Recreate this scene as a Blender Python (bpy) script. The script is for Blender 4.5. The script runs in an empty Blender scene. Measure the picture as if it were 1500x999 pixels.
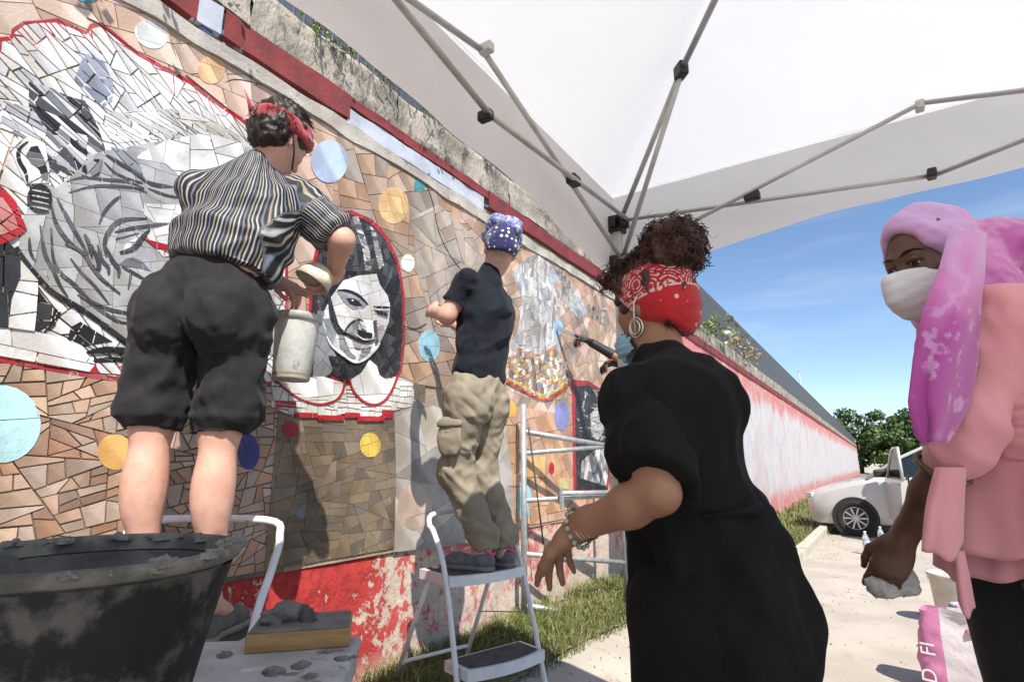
import bpy, bmesh, math, random
import numpy as np
from mathutils import Vector, Matrix
from math import sin, cos, pi, radians, sqrt, atan2

SC = bpy.context.scene
COL = SC.collection
rnd = random.Random(7)

# ---------------------------------------------------------------- camera
# wall face is the plane x = -2.2, the street runs along +y, the camera stands at (0, 0, 1.25)
FPX, CXP, CYP, HCAM = 816.0, 750.0, 499.5, 1.25
YAW, PIT = radians(32.9), math.atan(180 / FPX)
cam_d = bpy.data.cameras.new('camera'); cam = bpy.data.objects.new('camera', cam_d); COL.objects.link(cam)
cam_d.sensor_width = 36; cam_d.lens = FPX * 36 / 1500; cam_d.clip_end = 3000; cam_d.clip_start = 0.02
cam.location = (0, 0, HCAM); cam.rotation_euler = (pi / 2 + PIT, 0, YAW)
SC.camera = cam

# ---------------------------------------------------------------- sky, sun, exposure
SUN_AZ, SUN_EL = 0.8, radians(51)          # light travels (-1, +SUN_AZ) in plan
tosun = Vector((1, -SUN_AZ, 0)).normalized() * cos(SUN_EL) + Vector((0, 0, sin(SUN_EL)))
world = bpy.data.worlds.new('World'); SC.world = world; world.use_nodes = True
wn = world.node_tree; wn.nodes.clear()
wo = wn.nodes.new('ShaderNodeOutputWorld'); wb = wn.nodes.new('ShaderNodeBackground'); ws = wn.nodes.new('ShaderNodeTexSky')
ws.sky_type = 'NISHITA'; ws.sun_disc = False; ws.sun_elevation = SUN_EL
ws.sun_rotation = atan2(tosun.x, tosun.y); ws.air_density = 1.0; ws.dust_density = 0.0; ws.ozone_density = 3.0; ws.altitude = 600
wb.inputs[1].default_value = 0.112
# thin wisps of cirrus over the whole sky dome
tc = wn.nodes.new('ShaderNodeTexCoord'); mpn = wn.nodes.new('ShaderNodeMapping'); mpn.inputs['Scale'].default_value = (1.2, 1.2, 9); mpn.inputs['Rotation'].default_value = (0.25, 0.1, 0)
nzn = wn.nodes.new('ShaderNodeTexNoise'); nzn.inputs['Scale'].default_value = 1.6; nzn.inputs['Detail'].default_value = 6
rmp = wn.nodes.new('ShaderNodeValToRGB'); rmp.color_ramp.elements[0].position = 0.48; rmp.color_ramp.elements[1].position = 0.85
rmp.color_ramp.elements[1].color = (0.62, 0.62, 0.62, 1)
mxn = wn.nodes.new('ShaderNodeMix'); mxn.data_type = 'RGBA'; mxn.inputs[7].default_value = (4.6, 5.2, 6.0, 1)
wn.links.new(tc.outputs['Generated'], mpn.inputs[0]); wn.links.new(mpn.outputs[0], nzn.inputs['Vector']); wn.links.new(nzn.outputs[0], rmp.inputs[0])
wn.links.new(rmp.outputs[0], mxn.inputs[0]); wn.links.new(ws.outputs[0], mxn.inputs[6]); wn.links.new(mxn.outputs[2], wb.inputs[0])
wn.links.new(wb.outputs[0], wo.inputs[0])
sun_d = bpy.data.lights.new('sun', 'SUN'); sun_d.energy = 5.0; sun_d.angle = radians(0.53); sun_d.color = (1, 0.95, 0.87)
sun = bpy.data.objects.new('sun', sun_d); COL.objects.link(sun); sun.rotation_euler = tosun.to_track_quat('Z', 'Y').to_euler(); sun.location = tosun * 30
SC.view_settings.view_transform = 'Standard'; SC.view_settings.look = 'None'; SC.view_settings.gamma = 1
SC.view_settings.exposure = 0.7; SC.view_settings.use_curve_mapping = False

# ---------------------------------------------------------------- measuring helpers
_fw = np.array([-sin(YAW) * cos(PIT), cos(YAW) * cos(PIT), sin(PIT)]); _rt = np.array([cos(YAW), sin(YAW), 0.]); _up = np.cross(_rt, _fw)
CAM = np.array([0, 0, HCAM])
def ray(x, y): return _fw * FPX + _rt * (x - CXP) + _up * (CYP - y)
def at(x, y, d): return CAM + ray(x, y) * d / FPX                     # surveyed point at a depth
def onx(x, y, X): r = ray(x, y); return CAM + r * (X / r[0])
def ony(x, y, Y): r = ray(x, y); return CAM + r * (Y / r[1])
def onz(x, y, Z): r = ray(x, y); return CAM + r * ((Z - HCAM) / r[2])
def proj(p):
    v = np.asarray(p, float) - CAM; z = v @ _fw
    return CXP + FPX * (v @ _rt) / z, CYP - FPX * (v @ _up) / z, z
def cdir(r, u, f):                                                   # a direction given as right / up / forward of the viewer
    v = _rt * r + np.array([0, 0, 1.]) * u + np.array([-sin(YAW), cos(YAW), 0]) * f
    return v / np.linalg.norm(v)
def A(*v): return np.array(v, float)
def nrm(v): v = np.asarray(v, float); return v / (np.linalg.norm(v) + 1e-12)

# ---------------------------------------------------------------- object helpers
def tag(o, label=None, cat=None, group=None, kind=None):
    if label: o['label'] = label
    if cat: o['category'] = cat
    if group: o['group'] = group
    if kind: o['kind'] = kind
    return o
def empty(name, loc=(0, 0, 0), rz=0, label=None, cat=None, group=None):
    o = bpy.data.objects.new(name, None); COL.objects.link(o); o.location = loc; o.rotation_euler = (0, 0, rz); o.empty_display_size = .1
    return tag(o, label, cat, group)
def link(name, me, m=None, parent=None, smooth=False):
    o = bpy.data.objects.new(name, me); COL.objects.link(o)
    if m is not None and not me.materials: me.materials.append(m)
    if smooth: me.shade_smooth()
    if parent is not None: o.parent = parent
    return o
class MB:                                                             # collects shapes into one mesh
    def __init__(s): s.v = []; s.f = []; s.fm = []; s.mi = 0
    def add(s, vs, fs):
        b = len(s.v); s.v += [tuple(map(float, v)) for v in vs]; s.f += [tuple(i + b for i in f) for f in fs]; s.fm += [s.mi] * len(fs); return s
    def box(s, c, h, R=None, bev=0.0):
        c = np.array(c, float); h = np.array(h, float); R = np.eye(3) if R is None else np.array(R)
        if bev > 0:
            bm = bmesh.new(); bmesh.ops.create_cube(bm, size=2)
            for v in bm.verts: v.co = Vector((v.co.x * h[0], v.co.y * h[1], v.co.z * h[2]))
            bmesh.ops.bevel(bm, geom=bm.edges[:], offset=min(bev, min(h) * .9), segments=2, affect='EDGES', profile=0.5)
            bm.verts.index_update()
            s.add([c + R @ np.array(v.co) for v in bm.verts], [[v.index for v in f.verts] for f in bm.faces]); bm.free(); return s
        vs = [c + R @ (h * np.array(k)) for k in ((-1, -1, -1), (1, -1, -1), (1, 1, -1), (-1, 1, -1), (-1, -1, 1), (1, -1, 1), (1, 1, 1), (-1, 1, 1))]
        return s.add(vs, [(0, 3, 2, 1), (4, 5, 6, 7), (0, 1, 5, 4), (1, 2, 6, 5), (2, 3, 7, 6), (3, 0, 4, 7)])
    def tube(s, pts, r, n=8, cap=True, flat=None):
        pts = [np.array(p, float) for p in pts]; rs = r if isinstance(r, (list, tuple, np.ndarray)) else [r] * len(pts)
        vs = []; fs = []; up = None
        for i, p in enumerate(pts):
            t = nrm(pts[min(i + 1, len(pts) - 1)] - pts[max(i - 1, 0)])
            if up is None: up = nrm(np.cross(t, A(0, 0, 1) if abs(t[2]) < .9 else A(1, 0, 0)))
            up = nrm(up - t * (up @ t)); w = np.cross(t, up)
            for k in range(n):
                a = 2 * pi * k / n
                vs.append(p + rs[i] * (cos(a) * up + sin(a) * w * (flat or 1)))
        for i in range(len(pts) - 1):
            for k in range(n): a = i * n + k; b = i * n + (k + 1) % n; fs.append((a, b, b + n, a + n))
        if cap: fs.append(tuple(range(n - 1, -1, -1))); m = (len(pts) - 1) * n; fs.append(tuple(range(m, m + n)))
        return s.add(vs, fs)
    def lathe(s, prof, c=(0, 0, 0), n=32, ax=None, wob=0):
        # profile of (radius, height) pairs turned about z, or about ax
        c = np.array(c, float); az = A(0, 0, 1) if ax is None else nrm(ax); ux = nrm(np.cross(az, A(0, 1, 0) if abs(az[1]) < .9 else A(1, 0, 0))); uy = np.cross(az, ux)
        vs = []; fs = []
        for r, h in prof:
            for k in range(n):
                a = 2 * pi * k / n; vs.append(c + az * h + r * (cos(a) * ux + sin(a) * uy))
        for i in range(len(prof) - 1):
            for k in range(n): a = i * n + k; b = i * n + (k + 1) % n; fs.append((a, b, b + n, a + n))
        return s.add(vs, fs)
    def build(s, name, m, parent=None, smooth=False, auto=None):
        me = bpy.data.meshes.new(name); me.from_pydata(s.v, [], s.f)
        ms = m if isinstance(m, (list, tuple)) else [m]
        for x in ms: me.materials.append(x)
        if len(ms) > 1: me.polygons.foreach_set('material_index', s.fm)
        me.update()
        if smooth: me.shade_smooth()
        if auto: me.shade_smooth(); me.set_sharp_from_angle(angle=radians(auto))
        return link(name, me, None, parent)
def smooth_path(pts, n=6):
    pts = [np.array(p, float) for p in pts]; out = []
    for i in range(len(pts) - 1):
        p0 = pts[max(i - 1, 0)]; p1 = pts[i]; p2 = pts[i + 1]; p3 = pts[min(i + 2, len(pts) - 1)]
        for k in range(n):
            t = k / n; out.append(.5 * ((2 * p1) + (-p0 + p2) * t + (2 * p0 - 5 * p1 + 4 * p2 - p3) * t * t + (-p0 + 3 * p1 - 3 * p2 + p3) * t ** 3))
    return out + [pts[-1]]
def Rz(a): c, s_ = cos(a), sin(a); return np.array([[c, -s_, 0], [s_, c, 0], [0, 0, 1.]])
def frame(x, y, z): return np.stack([nrm(x), nrm(y), nrm(z)], 1)

# ---------------------------------------------------------------- materials
def mat(name, c1, c2=None, scale=8, rough=.7, bump=0, bscale=60, metal=0, detail=5, attr=None, sheen=0, spec=.4, sss=0, lo=.35, hi=.65, stretch=None, trans=0, alpha=1, c3=None, s3=20, lo3=.55, hi3=.62, coat=0, bdist=.01, var=.0, gen=False):
    m = bpy.data.materials.new(name); m.use_nodes = True; nt = m.node_tree; N = nt.nodes; L = nt.links
    b = N['Principled BSDF']; b.inputs['Roughness'].default_value = rough; b.inputs['Metallic'].default_value = metal
    b.inputs['Specular IOR Level'].default_value = spec; b.inputs['Sheen Weight'].default_value = sheen; b.inputs['Coat Weight'].default_value = coat
    if sss: b.inputs['Subsurface Weight'].default_value = sss; b.inputs['Subsurface Radius'].default_value = (.012, .005, .003); b.inputs['Subsurface Scale'].default_value = 1
    b.inputs['Transmission Weight'].default_value = trans; b.inputs['Alpha'].default_value = alpha
    t = N.new('ShaderNodeTexCoord'); mp = N.new('ShaderNodeMapping'); L.new(t.outputs['Object'], mp.inputs[0])
    if stretch: mp.inputs['Scale'].default_value = stretch
    src = None
    def noise(sc, det=detail, w=0):
        n = N.new('ShaderNodeTexNoise'); n.inputs['Scale'].default_value = sc; n.inputs['Detail'].default_value = det; n.inputs['Roughness'].default_value = .6
        L.new(mp.outputs[0], n.inputs['Vector']); return n
    def mix(fac, a, bb):
        x = N.new('ShaderNodeMix'); x.data_type = 'RGBA'
        for s_, v in ((x.inputs[6], a), (x.inputs[7], bb)):
            if isinstance(v, tuple): s_.default_value = (*v, 1) if len(v) == 3 else v
            else: L.new(v, s_)
        L.new(fac, x.inputs[0]); return x.outputs[2]
    def ramp(s_, a, bb):
        r = N.new('ShaderNodeMapRange'); r.inputs[1].default_value = a; r.inputs[2].default_value = bb; r.interpolation_type = 'SMOOTHSTEP'; L.new(s_, r.inputs[0]); return r.outputs[0]
    if attr: at_ = N.new('ShaderNodeAttribute'); at_.attribute_name = attr; base = at_.outputs[0]
    else: base = tuple(c1)
    if c2 is not None:
        if attr:
            mm = N.new('ShaderNodeMix'); mm.data_type = 'RGBA'; mm.blend_type = 'MULTIPLY'; mm.inputs[0].default_value = 1
            L.new(base, mm.inputs[6]); L.new(mix(ramp(noise(scale).outputs[0], lo, hi), (1., 1., 1.), tuple(c2)), mm.inputs[7]); base = mm.outputs[2]
        else: base = mix(ramp(noise(scale).outputs[0], lo, hi), base, tuple(c2))
    if c3 is not None: base = mix(ramp(noise(s3, 8).outputs[0], lo3, hi3), base, tuple(c3))
    if isinstance(base, tuple): b.inputs['Base Color'].default_value = (*base, 1)
    else: L.new(base, b.inputs['Base Color'])
    if bump:
        bp = N.new('ShaderNodeBump'); bp.inputs['Strength'].default_value = bump; bp.inputs['Distance'].default_value = bdist
        L.new(noise(bscale, 4).outputs[0], bp.inputs['Height']); L.new(bp.outputs[0], b.inputs['Normal'])
    m['nodes_ready'] = 1
    return m
def nodes(m): return m.node_tree.nodes, m.node_tree.links, m.node_tree.nodes['Principled BSDF']
def set_col(me, name, cols):                                          # a colour for each face corner from per-face colours
    a = me.color_attributes.new(name, 'FLOAT_COLOR', 'CORNER'); arr = np.ones((len(me.loops), 4), np.float32)
    tot = np.zeros(len(me.polygons), np.int32); me.polygons.foreach_get('loop_total', tot)
    arr[:, :3] = np.repeat(np.asarray(cols, np.float32), tot, 0); a.data.foreach_set('color', arr.ravel())
# ================================================================ wall with the mosaic
XW = -2.2
def vnoise(P, seed=0):
    P = np.asarray(P, float); i = np.floor(P).astype(np.int64); f = P - i; f = f * f * (3 - 2 * f)
    def h(a, b, c):
        n = (a * 374761393 + b * 668265263 + c * 2147483647 + seed * 974634777) & 0xffffffff
        n = ((n ^ (n >> 13)) * 1274126177) & 0xffffffff; return ((n ^ (n >> 16)) & 0xffff) / 32767.5 - 1
    x, y, z = i[..., 0], i[..., 1], i[..., 2]; u, v, w = f[..., 0], f[..., 1], f[..., 2]
    r = 0
    for dx in (0, 1):
        for dy in (0, 1):
            for dz in (0, 1):
                r = r + h(x + dx, y + dy, z + dz) * (u if dx else 1 - u) * (v if dy else 1 - v) * (w if dz else 1 - w)
    return r
def fbm(P, o=4, seed=0):
    P = np.asarray(P, float); return sum(vnoise(P * 2 ** k + k * 7.3, seed + k) / 2 ** k for k in range(o))
def gridmesh(name, m, parent, us, vs, fn, smooth=True):
    U, V = np.meshgrid(us, vs, indexing='ij'); P = fn(U.ravel(), V.ravel()); n = len(vs)
    fs = [(i * n + j, (i + 1) * n + j, (i + 1) * n + j + 1, i * n + j + 1) for i in range(len(us) - 1) for j in range(n - 1)]
    me = bpy.data.meshes.new(name); me.from_pydata([tuple(p) for p in P], [], fs); me.materials.append(m); me.update()
    return link(name, me, None, parent, smooth)

wall = empty('mural_wall', (XW, 2, 0), label='long masonry wall with mosaic portraits, red ledge and peeling red and white paint', cat='wall')
def wadd(o):                                                          # parent keeping world coordinates
    o.parent = wall; o.location = (-XW, -2, 0); return o

concrete = mat('weathered_concrete', (.36, .32, .27), (.2, .18, .15), 3.5, .9, .6, 45, c3=(.09, .083, .07), s3=11, lo3=.52, hi3=.68, stretch=(1, 1, .4), bdist=.035)
cement = mat('cement_render', (.42, .385, .34), (.28, .26, .23), 5, .9, .4, 60, c3=(.16, .15, .13), s3=14, lo3=.6, hi3=.7)
bedl = mat('pale_tile_bed', (.33, .25, .19), (.25, .19, .145), 9, .95, .5, 50)
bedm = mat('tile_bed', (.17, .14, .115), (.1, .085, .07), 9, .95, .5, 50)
ledgem = mat('red_ledge_paint', (.2, .03, .032), (.13, .024, .025), 6, .75, .35, 40, c3=(.36, .3, .28), s3=11, lo3=.66, hi3=.72)
lavm = mat('pale_blue_paint', (.42, .45, .53), (.33, .35, .4), 5, .8, .2, 40, c3=(.5, .46, .42), s3=9, lo3=.6, hi3=.68)

# chipped red plinth: red paint over pale plaster, more worn further along and lower down
def paint_mat(name, far):
    m = mat(name, (.5, .4, .35)); N, L, b = nodes(m); b.inputs['Roughness'].default_value = .85
    g = N.new('ShaderNodeNewGeometry'); sx = N.new('ShaderNodeSeparateXYZ'); L.new(g.outputs['Position'], sx.inputs[0])
    def nz(sc, st, det=6):
        mp = N.new('ShaderNodeMapping'); mp.inputs['Scale'].default_value = st; L.new(g.outputs['Position'], mp.inputs[0])
        n = N.new('ShaderNodeTexNoise'); n.inputs['Scale'].default_value = sc; n.inputs['Detail'].default_value = det; n.inputs['Roughness'].default_value = .65; L.new(mp.outputs[0], n.inputs['Vector']); return n.outputs[0]
    def mth(op, a, c):
        x = N.new('ShaderNodeMath'); x.operation = op
        for i, v in ((0, a), (1, c)):
            if isinstance(v, (int, float)): x.inputs[i].default_value = v
            else: L.new(v, x.inputs[i])
        return x.outputs[0]
    def mr(s_, a, c, o0=0, o1=1):
        r = N.new('ShaderNodeMapRange'); r.interpolation_type = 'SMOOTHSTEP'; L.new(s_, r.inputs[0])
        for i, v in enumerate((a, c, o0, o1)): r.inputs[i + 1].default_value = v
        return r.outputs[0]
    def mx(fac, a, c):
        x = N.new('ShaderNodeMix'); x.data_type = 'RGBA'
        for s_, v in ((x.inputs[6], a), (x.inputs[7], c)):
            if isinstance(v, tuple): s_.default_value = (*v, 1)
            else: L.new(v, s_)
        L.new(fac, x.inputs[0]); return x.outputs[2]
    if far:
        n1 = nz(1.3, (1, 1.2, .16)); n2 = nz(5, (1, 1, .5)); n3 = nz(22, (1, 1, 1))
        white = mx(mr(n2, .4, .62), (.5, .47, .45), (.4, .4, .47)); white = mx(mr(n3, .6, .7), white, (.38, .29, .24))
        z = sx.outputs[2]
        n5 = nz(4.2, (1, 1.3, .22)); n6 = nz(13, (1, 1, .6)); n1 = mth('ADD', mth('MULTIPLY', n1, .55), mth('ADD', mth('MULTIPLY', n5, .3), mth('MULTIPLY', n6, .16)))
        top = mr(mth('ADD', mth('MULTIPLY', n1, 2.1), mth('MULTIPLY', z, .95)), 3.42, 3.78, 0, .92)
        bot = mr(mth('SUBTRACT', mth('MULTIPLY', n1, 1.6), mth('MULTIPLY', z, 1.1)), -.02, .4, 0, .9)
        strk = mr(nz(2.6, (1, 1.6, .07)), .62, .7, 0, .75)
        redm = mx(mr(n3, .35, .65), (.5, .1, .1), (.44, .2, .18))
        c = mx(mth('MAXIMUM', mth('MAXIMUM', top, bot), strk), white, redm)
        c = mx(mr(nz(1.1, (1, 1, .8)), .5, .62, 0, .55), c, (.45, .33, .3)); c = mx(mr(nz(2.2, (1, 1, .8)), .56, .66, 0, .7), c, (.36, .33, .31)); c = mx(mr(nz(7, (1, 1, .6)), .6, .66, 0, .8), c, (.5, .45, .4))
    else:
        n1 = nz(2.3, (1, 1, 1)); n3 = nz(17, (1, 1, 1)); n4 = nz(45, (1, 1, 1)); y = sx.outputs[1]; z = sx.outputs[2]
        chip = mth('ADD', mth('ADD', mth('MULTIPLY', n1, .7), mth('MULTIPLY', n3, .75)), mth('MULTIPLY', n4, .3))
        wear = mth('SUBTRACT', mth('MULTIPLY', mr(y, 1.7, 2.6), .2), mth('MULTIPLY', z, .12))
        redm = mx(mr(n3, .4, .62), (.4, .035, .03), (.27, .02, .022))
        redm = mx(mr(y, 2.0, 2.9), redm, (.45, .13, .12))
        pl = mx(mr(n4, .4, .6), (.52, .42, .35), (.4, .33, .27))
        c = mx(mr(mth('ADD', chip, wear), .93, .99), redm, pl)
        c = mx(mr(mth('ADD', z, mth('MULTIPLY', n1, .5)), .36, .62, .85, 0), c, (.48, .41, .35))
    L.new(c, b.inputs['Base Color'])
    bp = N.new('ShaderNodeBump'); bp.inputs['Strength'].default_value = .5; bp.inputs['Distance'].default_value = .015; L.new(nz(30, (1, 1, 1), 4), bp.inputs['Height']); L.new(bp.outputs[0], b.inputs['Normal'])
    return m
plinthm = paint_mat('chipped_red_paint', False); farm = paint_mat('peeling_white_red_paint', True)

YE = 6.3                                                               # the mosaic ends here
w_ = MB(); w_.box((XW - .21, 38, 1.5), (.19, 41, 1.6)); wadd(w_.build('masonry', cement))
def face(off, amp, sc, seed):
    def f(U, V):
        P = np.stack([np.zeros_like(U), U, V], 1); x = XW + off + amp * fbm(P * sc, 4, seed); return np.stack([x, U, V], 1)
    return f
wadd(gridmesh('plinth_render', plinthm, None, np.arange(-2.2, YE + .01, .035), np.linspace(-.05, .815, 25), face(-.006, .007, 7, 3)))
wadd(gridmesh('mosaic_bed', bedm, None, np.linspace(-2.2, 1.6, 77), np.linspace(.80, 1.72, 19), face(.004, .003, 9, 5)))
wadd(gridmesh('mosaic_bed', bedl, None, np.linspace(1.6, YE, 95), np.linspace(.80, 1.72, 19), face(.004, .003, 9, 5)))
wadd(gridmesh('mosaic_bed', bedl, None, np.linspace(-2.2, YE, 170), np.linspace(1.72, 2.97, 26), face(.004, .003, 9, 5)))
wadd(gridmesh('painted_render', farm, None, np.concatenate([np.arange(YE, 20, .12), np.arange(20, 78.3, 1.0)]), np.linspace(-.05, 3.08, 36), face(.003, .006, 3, 9)))
def ragged(y0, y1, step, z0, z1, th, rz, seed, name, m, x0=XW):          # a strip with uneven edges, proud of the wall
    b = MB(); ys = np.arange(y0, y1 + step / 2, step); vs = []
    for y in ys:
        q = A(0, y * 5, 0); a = z0 + rz * fbm(q[None], 3, seed)[0]; c = z1 + rz * fbm(q[None] + 30, 3, seed)[0]; t = th * (1 + .25 * fbm(q[None] * 1.7 + 60, 3, seed)[0])
        vs += [(x0 - .01, y, a), (x0 + t, y, a + .004), (x0 + t * .93, y, (a + c) / 2), (x0 + t, y, c - .004), (x0 - .01, y, c)]
    n = len(ys); fs = [(i * 5 + k, (i + 1) * 5 + k, (i + 1) * 5 + k + 1, i * 5 + k + 1) for i in range(n - 1) for k in range(4)]
    b.add(vs, fs); return wadd(b.build(name, m))
ragged(-2.2, YE, .05, 2.945, 3.03, .022, .012, 11, 'cement_strip', cement)
ragged(-2.2, .93, .05, 3.055, 3.2, .022, .006, 12, 'ledge', ledgem)
ragged(.931, 1.06, .03, 3.055, 3.2, .02, .006, 12, 'ledge', lavm)
ragged(1.061, 1.75, .05, 3.055, 3.2, .022, .006, 12, 'ledge', ledgem)
ragged(1.751, 3.05, .05, 3.13, 3.2, .022, .005, 13, 'ledge', ledgem)
ragged(1.751, 3.0, .05, 3.02, 3.13, .016, .006, 14, 'ledge', lavm)
ragged(3.051, 78.2, .25, 3.07, 3.2, .022, .005, 15, 'ledge', ledgem)
# coping blocks along the top
y = -2.2; i = 0
while y < 78:
    ln = rnd.uniform(.9, 1.5) if y < 25 else 6
    def cf(U, V, y0=y, s=i):
        t = V / V.max(); x = XW + .012 + .012 * fbm(np.stack([U * 6, V * 9, U * 0 + s], 1), 3, 4); zz = 3.2 + .235 * np.minimum(t / .72, 1) + .012 * fbm(np.stack([U * 4, V * 4, U * 0], 1), 3, 8)
        x = np.where(t > .73, XW - (t - .72) / .28 * .4, x); return np.stack([x, U, zz], 1)
    wadd(gridmesh('coping_block', concrete, None, np.linspace(y + .004, min(y + ln, 78.2) - .004, max(4, int(ln / .08)) if y < 25 else 8), np.linspace(0, 1, 12), cf)); y += ln; i += 1

# ---- the mosaic: every shard is a clipped polygon standing proud of the bed
def W(x, y): p = onx(x, y, XW); return (p[1], p[2])
def clip_half(poly, a, b, c):                                          # keep a*x + b*y <= c
    out = []; n = len(poly)
    for i in range(n):
        p = poly[i]; q = poly[(i + 1) % n]; dp = a * p[0] + b * p[1] - c; dq = a * q[0] + b * q[1] - c
        if dp <= 0: out.append(p)
        if (dp < 0 < dq) or (dq < 0 < dp): t = dp / (dp - dq); out.append((p[0] + t * (q[0] - p[0]), p[1] + t * (q[1] - p[1])))
    return out
def inside(pt, poly):
    x, y = pt; c = False; n = len(poly); j = n - 1
    for i in range(n):
        xi, yi = poly[i]; xj, yj = poly[j]
        if (yi > y) != (yj > y) and x < (xj - xi) * (y - yi) / (yj - yi) + xi: c = not c
        j = i
    return c
def area(p): return .5 * sum(p[i][0] * p[(i + 1) % len(p)][1] - p[(i + 1) % len(p)][0] * p[i][1] for i in range(len(p)))
def cells(bb, size, ratio, ang, jit, gap, r):
    # broken-tile shards: a sheet split again and again by skewed lines, stretched by ratio along ang, each shrunk by the joint
    ca, sa = cos(ang), sin(ang); sx, sy = size * ratio, size; cx, cy = (bb[0] + bb[2]) / 2, (bb[1] + bb[3]) / 2
    R = .5 * math.hypot(bb[2] - bb[0], bb[3] - bb[1]) + size
    if R < size * 1.2: yield [(bb[0] - 1, bb[1] - 1), (bb[2] + 1, bb[1] - 1), (bb[2] + 1, bb[3] + 1), (bb[0] - 1, bb[3] + 1)]; return
    nx, ny = R / sx, R / sy; stack = [[(-nx, -ny), (nx, -ny), (nx, ny), (-nx, ny)]]
    hx, hy = (bb[2] - bb[0]) / 2, (bb[3] - bb[1]) / 2
    while stack:
        P = stack.pop(); n = len(P); mx = sum(q[0] for q in P) / n; my = sum(q[1] for q in P) / n
        wx = mx * sx * ca - my * sy * sa; wy = mx * sx * sa + my * sy * ca; rad = max(math.hypot((q[0] - mx) * sx, (q[1] - my) * sy) for q in P)
        if abs(wx) - rad > hx or abs(wy) - rad > hy: continue
        if abs(area(P)) < r.uniform(.75, 1.9):
            Q = P
            if gap > 0:
                if area(P) < 0: P = P[::-1]
                Q = P
                for i in range(n):
                    p, q = P[i], P[(i + 1) % n]; a, b = q[1] - p[1], p[0] - q[0]; l = math.hypot(a, b)
                    if l < 1e-9: continue
                    a /= l; b /= l; Q = clip_half(Q, a, b, a * p[0] + b * p[1] - gap * r.uniform(.6, 1.5) / (math.hypot(a * sx, b * sy)))
                    if len(Q) < 3: break
            if len(Q) >= 3: yield [(cx + p[0] * sx * ca - p[1] * sy * sa, cy + p[0] * sx * sa + p[1] * sy * ca) for p in Q]
            continue
        ex = max(q[0] for q in P) - min(q[0] for q in P); ey = max(q[1] for q in P) - min(q[1] for q in P)
        th = (0 if ex > ey else pi / 2) + r.gauss(0, jit * .75); a, b = cos(th), sin(th); pr = [a * q[0] + b * q[1] for q in P]; lo, hi = min(pr), max(pr)
        c = lo + (hi - lo) * r.uniform(.36, .64)
        for Q in (clip_half(P, a, b, c), clip_half(P, -a, -b, -c)):
            if len(Q) >= 3: stack.append(Q)
def ell(cx, cy, rx, ry, n=22, a=0): return [(cx + rx * cos(t) * cos(a) - ry * sin(t) * sin(a), cy + rx * cos(t) * sin(a) + ry * sin(t) * cos(a)) for t in [2 * pi * k / n for k in range(n)]]
def stroke(pts, w, taper=True):
    P = smooth_path([A(*p) for p in pts], 4) if len(pts) > 2 else [A(*p) for p in pts]; L_ = []; R_ = []
    for i, p in enumerate(P):
        t = nrm(P[min(i + 1, len(P) - 1)] - P[max(i - 1, 0)]); n = A(-t[1], t[0]); k = i / (len(P) - 1)
        h = w / 2 * (1 if not taper else min(1, .35 + 2.2 * min(k, 1 - k))); L_.append(p + n * h); R_.append(p - n * h)
    return [tuple(p) for p in L_ + R_[::-1]]

SH = []                                                                # painter's order, lowest first
def S(poly, cols, size=.07, ratio=1.5, ang=0, jit=.33, gap=.0022, var=.08, px=True, th=None):
    SH.append(dict(p=[W(*q) for q in poly] if px else poly, cols=cols if isinstance(cols, list) else [cols], size=size, ratio=ratio, ang=ang, jit=jit, gap=gap, var=var, th=th))
WH, BK, RED = (.74, .75, .76), (.022, .022, .026), (.42, .02, .03)
TERRA = [(.46, .27, .175), (.41, .24, .16), (.48, .33, .245), (.44, .3, .23), (.5, .35, .26), (.35, .22, .165), (.47, .37, .31), (.4, .31, .25)]
PALE = [(.58, .4, .31), (.62, .46, .37), (.6, .43, .35), (.55, .42, .35), (.64, .5, .42), (.52, .36, .27)]
TAN = [(.47, .32, .22), (.44, .33, .25), (.4, .29, .22), (.35, .28, .23), (.46, .31, .21), (.32, .27, .23), (.42, .27, .18)]
DUST = [(.17, .14, .105), (.2, .16, .115), (.15, .125, .1), (.21, .155, .1)]
GREY = [(.42, .4, .37), (.46, .43, .39), (.38, .36, .34)]
def rect(u0, u1, v0, v1): return [(u0, v0), (u1, v0), (u1, v1), (u0, v1)]
S(rect(-.9, 1.55, .82, 1.72), TERRA, .045, 1.45, .15, .42, .0024, .2, px=False)
S(rect(-.9, 1.75, 1.72, 2.95), PALE, .11, 1.3, .5, .42, .0016, .12, px=False)
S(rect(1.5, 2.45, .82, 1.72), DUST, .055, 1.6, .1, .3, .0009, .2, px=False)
S(rect(1.7, 2.75, 1.70, 2.95), TAN, .11, 1.4, .3, .42, .002, .14, px=False)
S(rect(2.75, YE - .02, 1.6, 2.95), TAN + PALE, .10, 1.4, .7, .42, .002, .13, px=False)
S(rect(2.7, YE - .02, .82, 1.66), [(.56, .33, .21), (.6, .36, .22), (.52, .33, .24)], .16, 1.4, .2, .4, .0025, .09, px=False)
S([(575, 590), (602, 585), (650, 600), (735, 600), (748, 690), (752, 782), (650, 800), (575, 808), (578, 700)], GREY, .2, 1.3, .4, .5, .0007, .1)
S([(600, 320), (640, 300), (690, 345), (715, 400), (700, 470), (640, 480), (612, 420)], [(.42, .35, .29), (.46, .39, .33), (.38, .34, .3)], .13, 1.2, .6, .4, .0018, .12)
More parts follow.
